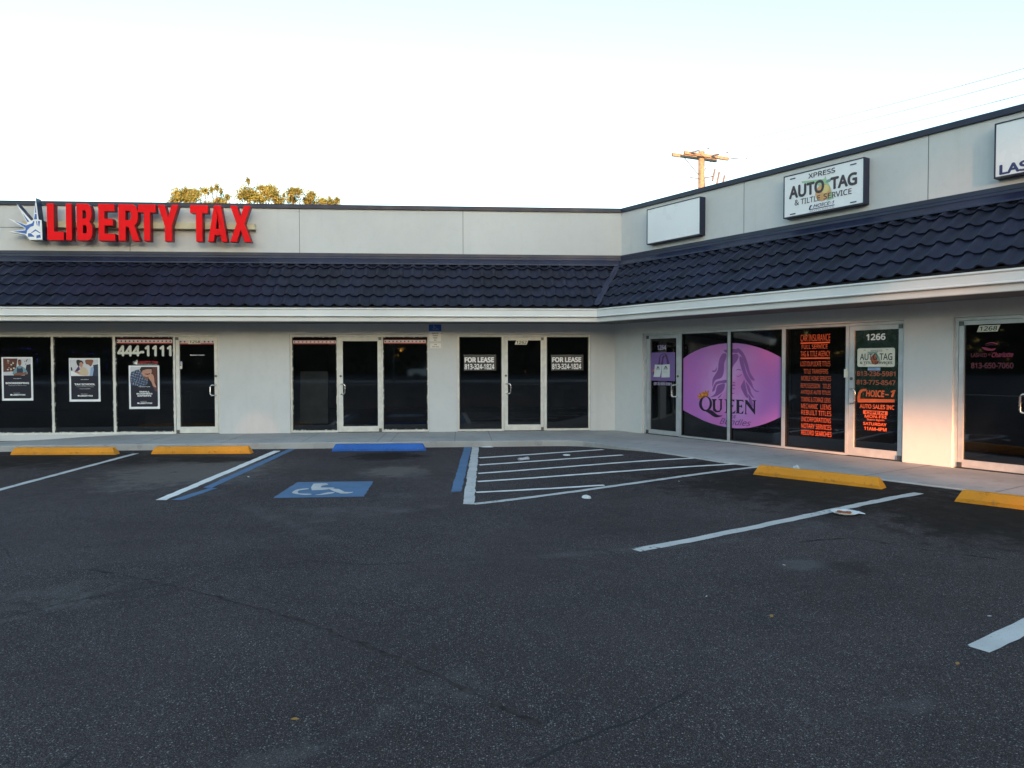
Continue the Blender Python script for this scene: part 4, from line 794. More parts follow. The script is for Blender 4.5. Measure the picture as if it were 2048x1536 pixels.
def art2(A):
    A('pale_room', [(.03, .03), (.94, .03), (.94, .41), (.03, .41)]); A('white', [(.06, .30), (.5, .34), (.5, .41), (.06, .41)], 2); A('poster_navy', [(.24, .07), (.28, .04), (.36, .05), (.36, .16), (.30, .18), (.26, .14)], 2, True)
    A('purple_dark', [(.25, .24), (.32, .17), (.36, .26), (.22, .33), (.17, .32)], 2); A('hair', [(.30, .10), (.36, .05), (.44, .07), (.47, .13), (.40, .12), (.33, .16)], 3, True); A('skin_b', [(.34, .12), (.40, .09), (.45, .13), (.44, .19), (.40, .22), (.35, .18)], 4, True)
    A('shirt_cream', [(.36, .24), (.46, .20), (.56, .24), (.63, .33), (.60, .39), (.45, .40), (.30, .37), (.36, .30)], 5, True); A('skin_a', [(.54, .04), (.78, .04), (.76, .13), (.70, .19), (.63, .15), (.55, .13)], 3, True)
    A('sky_print', [(.70, .22), (.86, .18), (.86, .41), (.66, .41)], 3); A('apron', [(.78, .16), (.94, .14), (.94, .41), (.76, .41), (.80, .26)], 4); A('hair', [(.06, .22), (.09, .20), (.12, .28), (.07, .29)], 4); A('skin_b', [(.18, .31), (.30, .30), (.36, .34), (.30, .36), (.2, .33)], 6)
def art3(A):
    A('pale_room', [(.06, .03), (.46, .03), (.46, .20), (.06, .20)]); A('wood_red', [(.72, .03), (.94, .03), (.94, .5), (.80, .42), (.76, .2)]); A('plum', [(.76, .45), (.94, .42), (.94, .62), (.84, .58)], 1)
    A('plaid', [(.06, .18), (.16, .13), (.32, .09), (.40, .15), (.52, .26), (.62, .33), (.60, .44), (.42, .48), (.20, .46), (.06, .44)], 2, True)
    A('skin_b', [(.40, .07), (.46, .05), (.70, .05), (.75, .10), (.74, .18), (.66, .26), (.60, .31), (.52, .28), (.42, .18)], 4, True); A('hair', [(.36, .09), (.42, .03), (.76, .03), (.79, .09), (.74, .085), (.60, .085), (.46, .11), (.42, .17)], 5)
    A('skin_a', [(.48, .24), (.56, .26), (.66, .26), (.62, .32), (.55, .31)], 5, True); A('hair', [(.52, .185), (.62, .19), (.70, .175), (.70, .195), (.62, .215), (.53, .20)], 6)
    A('skin_b', [(.66, .24), (.72, .19), (.80, .22), (.83, .30), (.84, .40), (.90, .50), (.80, .48), (.74, .38), (.66, .30)], 6, True)
P1, P2, P3 = DATA['POST']
poster(P1, 'poster of a bearded man in an apron reading BOOKKEEPING, leftmost in the windows', art1, [('may deals in', .38, .63, .48, .505, .01), ('BOOKKEEPING', .13, .88, .575, .62, .03), ('made easy for your business', .22, .79, .645, .665, .0)])
poster(P2, 'poster of three people at a desk reading TAX SCHOOL, middle window', art2, [('may deals in', .38, .63, .48, .505, .01), ('TAX SCHOOL', .17, .84, .58, .625, .03), ('virtual and in-person instruction', .24, .79, .65, .668, .0), ('classes available', .34, .68, .695, .712, .0)])
poster(P3, 'poster of a bearded man with glasses on the phone, below the big phone number', art3, [('may deals in your', .32, .70, .475, .50, .01), ('SMALL', .34, .68, .585, .62, .035), ('BUSINESS', .25, .77, .632, .667, .035), ('EXPERTS', .28, .73, .68, .715, .035)])
for bx, tx, lab in zip(DATA['FL'], DATA['FLT'], ('brown FOR LEASE sign in the window left of door 1262', 'brown FOR LEASE sign in the window right of door 1262')):
    u0, u1, z0, z1 = bx; t = thing('lease_sign', lab, 'sign', LW.pt((u0+u1)/2, GO, z0), 'for lease signs')
    m = MB(); m.rect(LW, sub(bx, .05, 1, .02, .97), GO+.004, 0, .002); m.build('board', MAT['lease_dark'], t)
    m = MB(); m.rect(LW, sub(bx, 0, 1, .965, .995), GO+.006, 0); m.rect(LW, sub(bx, .03, .05, .0, .965), GO+.005, 0); m.build('tape', MAT['groove'], t)
    MB().text(LW, 'FOR LEASE', tx[0], GO+.006, 0, .04).build('lettering', MAT['lease_white'], t); MB().text(LW, '813-324-1824', tx[1], GO+.006, 0, .025).build('phone_number', MAT['lease_white'], t)
for k, lab in (('paper1', 'slightly curled white notice taped to the purple door panel, left of two'), ('paper2', 'flat white notice taped to the purple door panel, right of two')):
    pl = DATA['D64'][k]; us = [p[0] for p in pl]; zs_ = [p[1] for p in pl]; bx = (min(us), max(us), min(zs_), max(zs_))
    t = thing('paper_notice', lab, 'notice', RW.pt(bx[0], GO, bx[2]), 'paper notices on the purple door')
    m = MB(); (a, b, c, e) = pl
    n = 6
    for i in range(n):
        f0, f1 = i/n, (i+1)/n; lf = lambda f: GO+.005+(.03*f**3 if k == 'paper1' else .006*f**2)
        L = lambda p, q_, f: (p[0]+(q_[0]-p[0])*f, p[1]+(q_[1]-p[1])*f)
        pa, pb, pc, pd = L(a, e, f0), L(b, c, f0), L(b, c, f1), L(a, e, f1)
        m.face([RW.pt(pa[0], lf(f0), pa[1]), RW.pt(pd[0], lf(f1), pd[1]), RW.pt(pc[0], lf(f1), pc[1]), RW.pt(pb[0], lf(f0), pb[1])])
    m.build('sheet', MAT['paper'], t)
    m = MB(); o = GO+.0075
    m.poly(RW, [subp(bx, smooth([(.36, .33), (.40, .18), (.52, .13), (.64, .2), (.70, .33), (.60, .30), (.52, .2), (.46, .3)], 2))], o, 0); m.text(RW, 'QUEEN', sub(bx, .24, .76, .60, .67), o, 0, .02); m.text(RW, 'Please call for an', sub(bx, .25, .8, .42, .45), o, 0); m.text(RW, 'appointment', sub(bx, .3, .7, .34, .37), o+(.003 if k == 'paper1' else .001), 0)
    m.build('print', MAT['ink_plum'], t)
# parking sign plates on the wall between 1260 and 1262
b1, b2, b3 = DATA['HC']
t = thing('parking_sign', 'blue and white disabled parking plate fixed high under the soffit', 'sign', LW.pt((b1[0]+b1[1])/2, 0, b2[2]))
pl = (b1[0], b1[1], b2[2]-.004, 2.605); MB().rect(LW, pl, .012, 0, .010).build('plate', MAT['sign_pale'], t)
m = MB(); m.rect(LW, (b1[0]+.008, b1[1]-.008, b1[2], 2.60), .0135, 0)
bb = (b1[0]+.075, b1[1]-.07, b1[2]+.02, 2.595)
ring = [(.5+.36*math.cos(a), .72+.26*math.sin(a)) for a in [math.radians(x) for x in range(-10, 200, 14)]]+[(.5+.26*math.cos(a), .72+.19*math.sin(a)) for a in [math.radians(x) for x in range(200, -12, -14)]]
for p in (ell(.30, .10, .09, .07, 12), [(.24, .2), (.36, .2), (.38, .36), (.62, .36), (.62, .43), (.39, .43), (.40, .55), (.70, .55), (.86, .80), (1.0, .76), (1.02, .83), (.80, .90), (.64, .62), (.30, .62)], ring): m.poly(LW, [subp(bb, p)], .0148, 1)
m.build('symbol', [MAT['sign_blue'], MAT['blue_ink']], t)
m = MB()
for i, s in enumerate(('PARKING BY', 'DISABLED', 'PERMIT', 'ONLY')): w = (.52, .42, .34, .22)[i]; MB().text(LW, s, sub(b2, .5-w/2, .5+w/2, .80-.22*i-.055, .80-.22*i+.055), .0145, 0, .015).build('lettering', MAT['black'], t)
for a, b, c, e in ((0, 1, 0, .012), (0, .012, 0, 1), (.988, 1, 0, 1)): m.rect(LW, sub(b2, a, b, c, e), .0138, 0)
m.build('border', MAT['black'], t)
t = thing('fine_sign', 'small pale FINE plate below the disabled parking plate', 'sign', LW.pt((b3[0]+b3[1])/2, 0, b3[2]))
MB().rect(LW, b3, .012, 0, .010).build('plate', MAT['sign_pale'], t)
MB().text(LW, 'FINE', sub(b3, .40, .60, .58, .76), .0145, 0, .015).build('lettering', MAT['black'], t); MB().text(LW, '$250 MAX.', sub(b3, .22, .78, .20, .40), .0145, 0, .01).build('lettering', MAT['black'], t); m = MB()
for a, b, c, e in ((.04, .96, .06, .085), (.04, .96, .915, .94), (.04, .055, .085, .915), (.945, .96, .085, .915)): m.rect(LW, sub(b3, a, b, c, e), .0138, 0)
m.build('border', MAT['black'], t)
# pale board leaning inside the 1260 window
p0, p1, q0, q1_ = DATA['PANEL']
m = MB(); m.hexa([Vector((p0, .70, q0-.08)), Vector((p1, .70, q0-.08)), Vector((p1, .74, q0-.08)), Vector((p0, .74, q0-.08)), Vector((p0, .80, q1_)), Vector((p1, .80, q1_)), Vector((p1, .84, q1_)), Vector((p0, .84, q1_))])
t = m.build('leaning_board', plain('pale grey board', (.62, .66, .62), .6), None); tag(t, 'pale board leaning inside the dark window left of the plain door', 'board')

# ------------------------------------------------------------------ wheel stops
def wheel_stop(a, b, mat, label, group='wheel stops', h=.135, w=.17):
    a = Vector(a); b = Vector(b); L = (b-a).length; ang = math.atan2(b.y-a.y, b.x-a.x); c = (a+b)/2
    e = Vector((-(b-a).y, (b-a).x)).normalized()*w/2; c += e
    m = MB(); n = 16; prof = [(-w/2, 0), (-w/2, .045), (-w*.30, h-.012), (-w*.24, h), (w*.24, h), (w*.30, h-.012), (w/2, .045), (w/2, 0)]
    k = len(prof); vs = []
    for i in range(n+1):
        x = -L/2+L*i/n
        for y, z in prof:
            xx = x
            if i in (0, n): xx = x+(1 if i == 0 else -1)*.07*z/h
            vs.append(Vector((xx, y+random.uniform(-.002, .002), z+(random.uniform(-.002, .002) if z > 0 else 0))))
    m.add(vs, [(i*k+j, i*k+j+1, (i+1)*k+j+1, (i+1)*k+j) for i in range(n) for j in range(k-1)]+[tuple(range(k))[::-1], tuple(n*k+j for j in range(k))])
    o = m.build('wheel_stop', mat, None, center=False, fix='n'); o.location = (c.x, c.y, hz(c.x, c.y)-.003); o.rotation_euler = (0, 0, ang)
    if abs(hz(a.x, a.y)-hz(b.x, b.y)) > .004: o.rotation_euler = Vector((b.x-a.x, b.y-a.y, hz(b.x, b.y)-hz(a.x, a.y))).to_track_quat('X', 'Z').to_euler()
    bv = o.modifiers.new('edge', 'BEVEL'); bv.width = .008; bv.segments = 2; bv.limit_method = 'ANGLE'; bv.angle_limit = math.radians(50)
    tag(o, label, 'wheel stop', group)
wheel_stop((-11.923, -2.605), (-9.972, -2.738), MAT['yellow_paint'], 'yellow wheel stop in front of the poster windows, leftmost')
wheel_stop((-9.351, -2.71), (-7.492, -2.804), MAT['yellow_paint'], 'yellow wheel stop in front of door 1258, second from left')
wheel_stop((-6.056, -2.564), (-4.251, -2.618), MAT['blue_paint'], 'blue wheel stop at the head of the accessible stall')
wheel_stop((.554, -6.655), (1.65, -7.995), MAT['yellow_paint'], 'yellow wheel stop beside the hatched aisle near the orange lettered window')
wheel_stop((2.01, -8.816), (3.14, -10.24), MAT['yellow_paint'], 'yellow wheel stop at the right edge, nearest the camera')

# ------------------------------------------------------------------ litter
def place(o, x, y, dz=0.0, rz=0.0): o.location = (x, y, hz(x, y)+dz); o.rotation_euler.z = rz; WORLD[o] = Vector(o.location)
def crumple(name, label, cat, x, y, sx, sy, h, mat, seed, flat=False):
    r = random.Random(seed); m = MB(); n, k = 9, 12; vs = []
    for i in range(n+1):
        for j in range(k):
            a = 2*math.pi*j/k; t = i/n; q = math.sqrt(max(0, 1-t*t))*(1+r.uniform(-.18, .18)); zz = h*t*(1+r.uniform(-.35, .35)) if i else .003
            vs.append(Vector((sx*q*math.cos(a), sy*q*math.sin(a), max(.003, zz))))
    m.add(vs, [(i*k+j, i*k+(j+1) % k, (i+1)*k+(j+1) % k, (i+1)*k+j) for i in range(n) for j in range(k)]+[tuple(range(k))[::-1]])
    o = m.build(name, mat, None, center=False, fix='n'); place(o, x, y, 0, seed); tag(o, label, cat); return o
def lathe(prof, n=28):
    m = MB(); k = len(prof); vs = [Vector((r*math.cos(2*math.pi*j/n), r*math.sin(2*math.pi*j/n), z)) for j in range(n) for r, z in prof]
    return m.add(vs, [(j*k+i, ((j+1) % n)*k+i, ((j+1) % n)*k+i+1, j*k+i+1) for j in range(n) for i in range(k-1)])
pt = thing('paper_plate', 'white paper plate with orange food scraps lying on the stall line', 'plate', (.508, -9.217, hz(.508, -9.217)))
o = lathe([(.002, .006), (.09, .006), (.105, .012), (.135, .028), (.142, .026), (.11, .008), (.095, .002), (.002, .002)]).build('dish', MAT['foam'], pt, center=False, smooth=True); o.location = (0, 0, .001)
o2 = MB().add([Vector((.11, -.03, .012)), Vector((.20, -.05, .004)), Vector((.215, -.01, .006)), Vector((.17, .05, .010)), Vector((.12, .05, .018)), Vector((.15, 0, .03))], [(0, 1, 5), (1, 2, 5), (2, 3, 5), (3, 4, 5), (4, 0, 5), (4, 3, 2, 1, 0)]).build('napkin', MAT['paper'], pt, center=False); o2.location = (0, 0, 0)
m = MB(); r = random.Random(4)
for i in range(26):
    a = r.uniform(0, 6.28); d = r.uniform(0, .075); x, y = d*math.cos(a)-.01, d*math.sin(a); s = r.uniform(.008, .018); z = r.uniform(.010, .020)
    b = [Vector((x+s*r.uniform(.6, 1.4)*cx, y+s*r.uniform(.6, 1.4)*cy, z+s*.5*cz)) for cz in (-1, 1) for cx, cy in ((-1, -1), (1, -1), (1, 1), (-1, 1))]; m.hexa(b)
o3 = m.build('food_scraps', MAT['food'], pt, center=False); o3.location = (0, 0, 0)
cup = lathe([(.0, 0), (.038, 0), (.040, .01), (.046, .10), (.052, .16), (.049, .175), (.046, .16), (.041, .10), (.036, .012), (.0, .010)], 20)
for v in cup.v: v.z, v.x, v.y = v.x*.62*(1+.25*math.sin(v.z*40))+.034, v.z-.09, v.y*1.25
o = cup.build('plastic_cup', MAT['plastic'], None, center=False, smooth=True, fix='n'); place(o, -2.524, -4.488, 0, .55); tag(o, 'crushed clear plastic cup lying on a hatch line', 'cup')
o = lathe([(.002, .010), (.05, .010), (.055, .016), (.064, .016), (.068, .004), (.060, .002), (.002, .002)]).build('cup_lid', MAT['foam'], None, center=False, smooth=True, fix='n'); place(o, -1.711, -3.931); tag(o, 'flat round white lid between the two farthest hatch lines', 'lid')
crumple('napkin', 'flat white napkin against the kerb at the end of the aisle line', 'napkin', -3.05, -2.14, .13, .05, .02, MAT['paper'], 3)
crumple('foam_bowl', 'crushed white foam bowl on bare asphalt in front of the hatched aisle', 'bowl', -2.036, -7.844, .072, .05, .032, MAT['foam'], 5)
crumple('tissue', 'crumpled white tissue behind the yellow wheel stop by the hatched aisle', 'tissue', 1.24, -6.55, .08, .06, .085, MAT['paper'], 8)
bits = [(-1.534, -12.034, .026, 'dry_leaf', 'orange brown leaf scrap on the open asphalt', 'leaf'), (-6.722, -5.671, .03, 'paper', 'small torn paper scrap beside the left blue line', 'paper scrap'), (-.121, -12.165, .014, 'foam', 'tiny white chip above the nearest stall line', 'paper scrap'), (-1.824, -11.603, .012, 'foam', 'tiny white chip on the open asphalt', 'paper scrap'), (-.923, -10.885, .014, 'foam', 'tiny white chip beside the round pale stain', 'paper scrap'), (-4.359, -13.219, .02, 'dry_leaf', 'tan leaf scrap near the bottom left', 'leaf'), (-.83, -12.85, .022, 'dry_leaf', 'thin yellow leaf scrap left of the nearest stall line', 'leaf'), (-.62, -7.0, .016, 'foam', 'tiny white chip below the hatched aisle', 'paper scrap')]
for i, (x, y, s, mt, lab, cat) in enumerate(bits): crumple('leaf_scrap' if cat == 'leaf' else 'paper_scrap', lab, cat, x, y, s, s*.45, s*.35, MAT[mt], 20+i)

# ------------------------------------------------------------------ utility pole and its wires
PX, PY = 7.17, 15.35; LEAN = -.02
T = thing('utility_pole', 'weathered wooden utility pole with a double crossarm above the right roof', 'utility pole', (PX, PY, 0))
def pz(z): return Vector((PX+(11.1-z)*.012-.0, PY, z))
m = MB(); m.tube([pz(z) for z in (0, 4, 8, 9.5, 10.4, 11.15)], .17, 14, 0, True, .125); m.build('pole', MAT['wood'], T, smooth=False)
ad = Vector((2.55, .94, 0)).normalized(); an = Vector((ad.y, -ad.x, 0))
def beam(c, half, hw, hh):
    m = MB(); p = [c+ad*(sx*half)+an*(sy*hw) for sx, sy in ((-1, -1), (1, -1), (1, 1), (-1, 1))]
    m.hexa([q+Vector((0, 0, -hh)) for q in p]+[q+Vector((0, 0, hh)) for q in p]); m.build('crossarm', MAT['wood'], T)
c0 = Vector((PX-.02, PY, 10.92)); beam(c0+an*.23+ad*.14, 1.22, .055, .066); beam(c0-an*.23-ad*.16, 1.22, .055, .066)
m = MB(); m.tube([c0-an*.2-ad*.75+Vector((0, 0, -.07)), c0-an*.05+Vector((0, 0, -.85))], .018, 6); m.tube([c0-an*.2+ad*.75+Vector((0, 0, -.07)), c0-an*.05+Vector((0, 0, -.85))], .012, 6); m.build('brace', MAT['grey_iron'], T)
CC = CAM_POS
def onray(px, py, y):                          # where the sight line of a photo point crosses the vertical plane at that y
    v = fw*1452.46+r2*(px-1024)-u2*(py-768); return CC+v*((y-CC.y)/v.y)
ends = [onray(1419, 296, 14.2), onray(1456, 305, 14.6), onray(1495, 316, 15.1)]
for i, (f, e) in enumerate(zip((-.95, .22, 1.18), ends)):
    a = c0+an*.20+ad*(f+.05); d = (e-a); m = MB(); m.tube([a, a+d*.25], .012, 6)
    for k in range(6): q = a+d*(.25+.055*k); m.tube([q, q+d.normalized()*.012], .045, 10)
    m.tube([a+d*.25, a+d*.58], .012, 6); m.tube([a+d*.58, e], .010, 6); m.tube([e-d*.08, e], .028, 6); m.build('insulator', MAT['insulator'], T, smooth=False)
m = MB(); b = pz(9.95); m.tube([b-Vector((.15, 0, 0)), b+Vector((-.55, -.1, .03))], .02, 6); m.tube([b+Vector((-.55, -.1, .03)), b+Vector((-.56, -.1, .22))], .015, 6); m.tube([b, b+Vector((.55, -.2, .08))], .025, 6); m.build('bracket', MAT['grey_iron'], T)
for k, (dx, dz) in enumerate(((.48, .10), (.68, -.02), (.92, -.16))):
    m = MB(); q = b+Vector((dx, -.25, dz)); m.tube([q+Vector((-.06, 0, -.26)), q+Vector((.05, 0, .26))], .045, 8); m.tube([q+Vector((.05, 0, .26)), q+Vector((.16, 0, .22)), q+Vector((.17, 0, .08))], .014, 6); m.tube([q+Vector((-.06, 0, -.26)), q+Vector((.08, 0, -.3))], .014, 6); m.build('fuse_cutout', MAT['insulator'], T)
m = MB(); m.tube([pz(11.15)+Vector((.1, -.12, 0)), pz(10.2)+Vector((.13, -.14, 0)), pz(9.2)+Vector((.1, -.15, 0)), pz(4)+Vector((.1, -.17, 0))], .015, 5); m.build('ground_wire', MAT['grey_iron'], T)
far = [onray(2120, 116.5, 3.0), onray(2120, 136.5, 3.6), onray(2120, 170, 4.2)]
for e, q, nm in zip(ends, far, ('topmost', 'middle', 'lowest')):
    d = q-e; m = MB(); m.tube([e+d*t+Vector((0, 0, -.25*math.sin(math.pi*min(1, t/1.6))+.25*math.sin(math.pi*min(1, 1/1.6))*t)) for t in [k/16 for k in range(26)]], .011, 6)
    tag(m.build('power_line', MAT['wire'], None), nm+' of the three thin power lines rising to the right', 'power line', 'power lines from the utility pole')
m = MB(); m.tube([pz(9.6)+Vector((-.12, 0, 0)), onray(1370, 392, 13.0), onray(1362, 420, 11.0)], .006, 5); tag(m.build('guy_wire', MAT['wire'], None), 'faint thin wire dropping left of the pole', 'wire')

# ------------------------------------------------------------------ sunlit trees behind the roof
TY = 43.35; K = .0391
def tp(cx, cy): q = onray(320+cx/5.389, 350+cy/5.389, TY); return q
TREES = [('round-topped golden oak, leftmost behind the red letters', [(110, 265, 50, 30), (180, 205, 58, 48), (270, 172, 62, 42), (350, 175, 38, 36), (385, 250, 48, 48), (250, 240, 100, 35)]),
 ('sparse golden oak with two thin upright sprigs', [(495, 110, 20, 32), (505, 185, 42, 32), (612, 145, 16, 36), (660, 170, 22, 32), (700, 215, 32, 22), (590, 255, 56, 42), (640, 285, 70, 28), (450, 285, 46, 24)]),
 ('tallest golden oak with a dense lower clump', [(880, 180, 46, 22), (830, 220, 15, 22), (960, 180, 48, 46), (970, 240, 98, 66), (1060, 100, 68, 26), (1150, 100, 52, 22), (1150, 160, 46, 46), (985, 90, 22, 22), (1180, 220, 46, 40), (1110, 285, 66, 32)]),
 ('low ragged golden oak between two taller crowns', [(1270, 235, 52, 46), (1300, 290, 60, 26), (1240, 280, 50, 26), (1330, 205, 14, 18)]),
 ('rounded open golden oak right of the tallest crown', [(1420, 190, 48, 34), (1400, 240, 54, 46), (1500, 190, 56, 32), (1590, 180, 46, 30), (1640, 230, 32, 36), (1560, 250, 54, 44), (1650, 290, 38, 22)]),
 ('low golden treetop just clearing the roof, rightmost', [(1740, 270, 46, 30), (1812, 235, 16, 32), (1830, 290, 78, 26), (1920, 290, 32, 26)])]
for ti, (lab, cl) in enumerate(TREES):
    r = random.Random(50+ti); cx = sum(c[0] for c in cl)/len(cl); base = tp(cx, 300); t = thing('oak_tree', lab, 'tree', (base.x, TY+1, 0), 'sunlit oak trees behind the roof')
    m = MB(); br = MB(); fork = Vector((base.x, TY+1, 8.5))
    br.tube([Vector((base.x, TY+1, 0)), Vector((base.x+.2, TY+1, 4)), fork], .42, 10, 0, True, .28)
    big = [(tp(a, b), rx*K/5.389*1.12, rz_*K/5.389*1.2, 190) for a, b, rx, rz_ in cl]
    low = []
    for k in range(13):
        a = r.uniform(0, 6.28); q = Vector((base.x+r.uniform(-1.9, 1.9), TY+1+1.8*math.sin(a), r.uniform(9.4, 12.8))); low.append((q, r.uniform(.8, 1.3), r.uniform(.6, 1.0), 170))
    for q, rx, rz_, dens in big+low:
        yo = r.uniform(-1.2, 1.6); q = Vector((q.x, q.y+yo, q.z)); q = CC+(q-CC) if False else q
        n = int(max(90, dens*rx*rz_*40))
        p2 = fork.lerp(q, .5)+Vector((r.uniform(-.3, .3), r.uniform(-.3, .3), r.uniform(0, .5)))
        br.tube([fork, p2, q+Vector((0, 0, -rz_*.2))], .10, 6, 0, True, .025)
        for _ in range(4): br.tube([q+Vector((0, 0, -rz_*.4)), q+Vector((r.uniform(-rx, rx)*.8, r.uniform(-.5, .5), r.uniform(-.2, rz_)*.8))], .022, 4, 0, True, .008)
        for _ in range(n):
            a, u_ = r.uniform(0, 6.283), r.uniform(-1, 1); rad = abs(r.gauss(0, .72)); s = math.sqrt(1-u_*u_); c = q+Vector((rx*1.15*rad*s*math.cos(a), (rx*1.1)*rad*s*math.sin(a), rz_*1.1*rad*u_+.1*math.sin(a*3)))
            sz = r.uniform(.045, .095); e1 = Vector((r.gauss(0, 1), r.gauss(0, 1), r.gauss(0, 1))).normalized(); e2 = e1.cross(Vector((r.gauss(0, 1), r.gauss(0, 1), r.gauss(0, 1)))).normalized()
            m.face([c-e1*sz, c+e2*sz*.55, c+e1*sz, c-e2*sz*.55], r.choice((0, 0, 1, 2)))
    m.build('crown', [MAT['leaf_a'], MAT['leaf_b'], MAT['leaf_c']], t, fix=False); br.build('trunk', MAT['bark'], t, fix=False)

# ------------------------------------------------------------------ dense wood across the road (behind and left of the viewer): keeps the low sun off the lot, mirrored in the glass
r = random.Random(99)
GAPS = [(RW.pt(6.85, 0, .15), .45, .12), (RW.pt(7.15, 0, .5), .30, .12), (RW.pt(7.5, 0, .6), .40, .05), (RW.pt(7.0, 0, 1.8), .2, .2), (RW.pt(6.1, 0, .15), .32, .04), (RW.pt(5.2, 0, .15), .25, .04), (RW.pt(8.1, 0, .15), .35, .04),
        (RW.pt(5.0, 0, 2.42), .12, .05), (RW.pt(5.7, 0, 2.42), .14, .05), (RW.pt(6.3, 0, 2.42), .12, .05), (RW.pt(7.25, -.4, 4.45), .2, .2), (RW.pt(8.25, -.3, 4.42), .22, .2), (RW.pt(6.2, .7, .12), .42, .03), (RW.pt(7.3, .7, .12), .42, .03), (RW.pt(8.3, .7, .12), .5, .02), (RW.pt(9.3, .6, .12), .5, .02), (RW.pt(7.3, -.4, 4.6), .15, .1), (LW.pt(-8.08, 0, .35), .17, .10), (LW.pt(-4.05, 2.05, .1), .12, .1), (RW.pt(5.65, 0, .8), .12, .05), (RW.pt(4.45, 0, 1.8), .16, .05)]   # holes shaped to throw sun patches: centre, radius, chance that a leaf stays
e1 = sdir.cross(Vector((0, 0, 1))).normalized(); e2 = e1.cross(sdir)
GP = [((g.dot(e1)), (g.dot(e2)), rr, kp) for g, rr, kp in GAPS]
def ridge(x, base, amp): return base+amp*(.5*math.sin(x*.31+1)+.3*math.sin(x*.83+2)+.2*math.sin(x*1.9))
m = MB()
def foliage(x, y, h, n, checkgap):
    for _ in range(n):
        c = Vector((x+r.uniform(-1, 1), y+r.uniform(-3, 3), r.random()**.9*h)); s = r.uniform(.42, .72)
        if checkgap:
            a, b = c.dot(e1), c.dot(e2)
            if any((a-p)**2+(b-q_)**2 < (rr+s*.40)**2 and r.random() > kp for p, q_, rr, kp in GP): continue
        f1 = Vector((r.gauss(0, 1), r.gauss(0, 1), r.gauss(0, 1))).normalized(); f2 = f1.cross(Vector((r.gauss(0, 1), r.gauss(0, 1), r.gauss(0, 1)))).normalized()
        m.face([c-f1*s, c+f2*s*.8, c+f1*s, c-f2*s*.8])
x = -100.0
while x < 70: foliage(x, -106, ridge(x, 18.3, 1.0), 660, True); x += 1.0
y = -104.0
while y < 60: foliage(-112+2*math.sin(y*.2), y, ridge(y, 15, 1.5), 260, False); y += 1.0
y = -104.0
while y < -20: foliage(82, y, ridge(y, 15, 1.5), 240, False); y += 1.0
tag(m.build('distant_wood', MAT['wood_dark'], None, center=False, fix=False), 'dense dark wood across the road behind the viewer', 'wood', kind='stuff')

# street, a parked pickup and a lamp post across the lot: seen only mirrored in the shop glass
m = MB(); m.face([Vector(p) for p in ((-120, -58, .034), (90, -58, .034), (90, -50, .034), (-120, -50, .034))]); tag(m.build('street', MAT['concrete'], None, fix='n'), 'pale street beyond the parking lot', 'street', kind='structure')
T = thing('pickup_truck', 'white pickup truck parked across the lot behind the viewer', 'truck', (-6.5, -62.0, .03))
G = Frame(1, 0, 0, -1)
TW = plain('white truck paint', (.72, .72, .72), .3)
m = MB(); prof = [(-2.7, .45), (2.75, .45), (2.75, .95), (2.55, 1.08), (1.25, 1.15), (.55, 1.85), (-.75, 1.88), (-.95, 1.15), (-2.7, 1.12)]
m.poly(G, [[(-6.5+a, b) for a, b in prof]], 62.9, 0, 1.8); m.build('body', TW, T, fix='n')
m = MB(); m.poly(G, [[(-6.5+a, b) for a, b in ((1.0, 1.2), (.5, 1.75), (-.65, 1.78), (-.8, 1.2))]], 61.09, 0, .02); m.build('side_window', MAT['dark'], T, fix='n')
for a in (-1.75, 1.75):
    m = MB(); m.tube([G.pt(-6.5+a, 61.02, .4), G.pt(-6.5+a, 61.3, .4)], .38, 20); m.build('wheel', MAT['rubber'], T, fix='n')
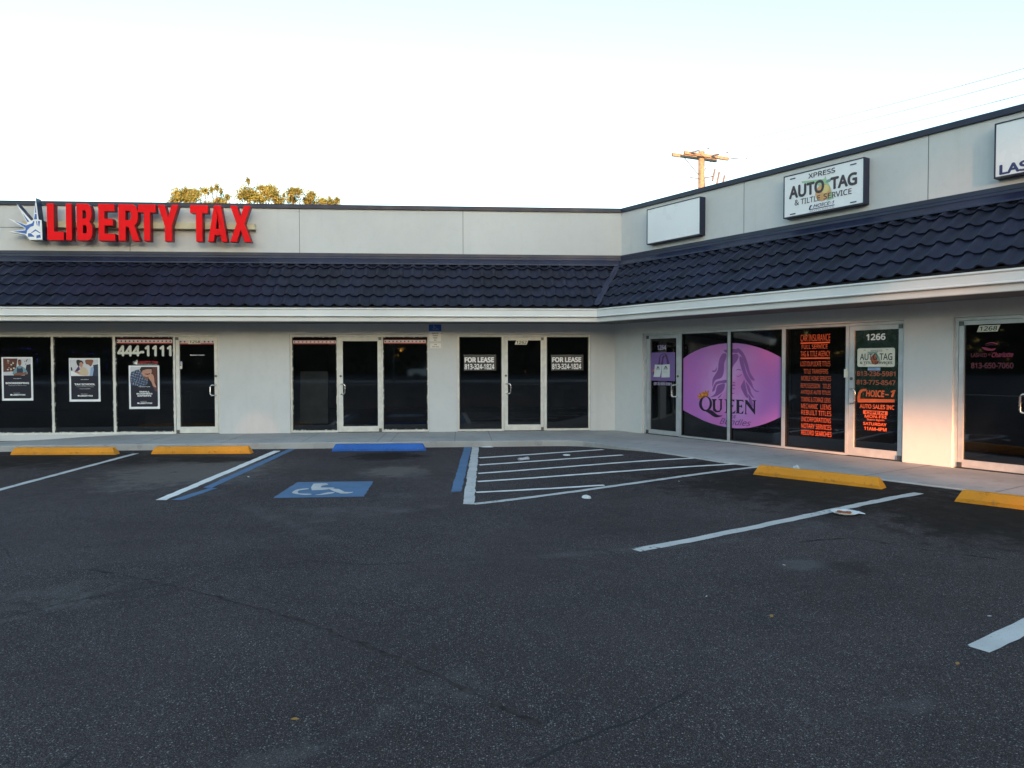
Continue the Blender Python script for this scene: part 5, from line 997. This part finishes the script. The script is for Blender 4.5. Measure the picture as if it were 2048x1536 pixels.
m = MB(); m.tube([Vector((-9.5, -48, 0)), Vector((-9.5, -48, 8.5))], .09, 10, 0, True, .06); m.tube([Vector((-9.5, -48, 8.4)), Vector((-8.0, -48, 8.8))], .04, 8); tag(m.build('lamp_post', MAT['grey_iron'], None, fix='n'), 'grey lamp post beside the street behind the viewer', 'lamp post')
# dim things behind the 1258 glass: a counter and two strings of small blue lights
t = thing('counter', 'dim grey counter standing inside the shop below the poster of the man on the phone', 'counter', (-10.6, 1.3, .165))
MB().box(LW, -11.1, -10.2, -1.7, -1.2, .17, 1.0).build('front_panel', plain('grey laminate', (.20, .19, .18), .6), t); MB().box(LW, -11.15, -10.15, -1.75, -1.15, 1.003, 1.04).build('counter_top', plain('dark laminate', (.09, .07, .06), .4), t)
LED = bpy.data.materials.new('blue bulb glow'); LED.use_nodes = True; b_ = LED.node_tree.nodes['Principled BSDF']; b_.inputs['Base Color'].default_value = (.02, .02, .2, 1); b_.inputs['Emission Color'].default_value = (.10, .09, 1, 1); b_.inputs['Emission Strength'].default_value = .35
def bulbs(segs, lab):
    m = MB(); rr = random.Random(len(segs))
    for (x0, z0), (x1, z1) in segs:
        n = max(2, int(math.hypot(x1-x0, z1-z0)/.055))
        for k in range(n):
            if rr.random() < .5: continue
            c = LW.pt(x0+(x1-x0)*k/n, -.10, z0+(z1-z0)*k/n+rr.uniform(-.006, .006)); s = rr.uniform(.002, .005)
            m.hexa([c+Vector(p)*s for p in ((-1, -1, -1), (1, -1, -1), (1, 1, -1), (-1, 1, -1), (-1, -1, 1), (1, -1, 1), (1, 1, 1), (-1, 1, 1))])
    tag(m.build('light_string', LED, None), lab, 'string lights', 'blue light strings in the shop windows')
bulbs([((-13.85, 2.06), (-12.93, 2.06)), ((-12.92, 2.05), (-12.89, 1.54)), ((-12.89, 1.54), (-13.0, 1.54)), ((-13.6, 2.05), (-13.62, 1.9))], 'faint blue light string framing the BOOKKEEPING poster')
bulbs([((-12.48, 1.99), (-11.66, 1.94)), ((-11.42, 2.03), (-11.43, 1.5)), ((-12.46, 1.54), (-12.23, 1.51)), ((-12.2, 2.02), (-12.12, 2.03))], 'faint blue light string framing the TAX SCHOOL poster')
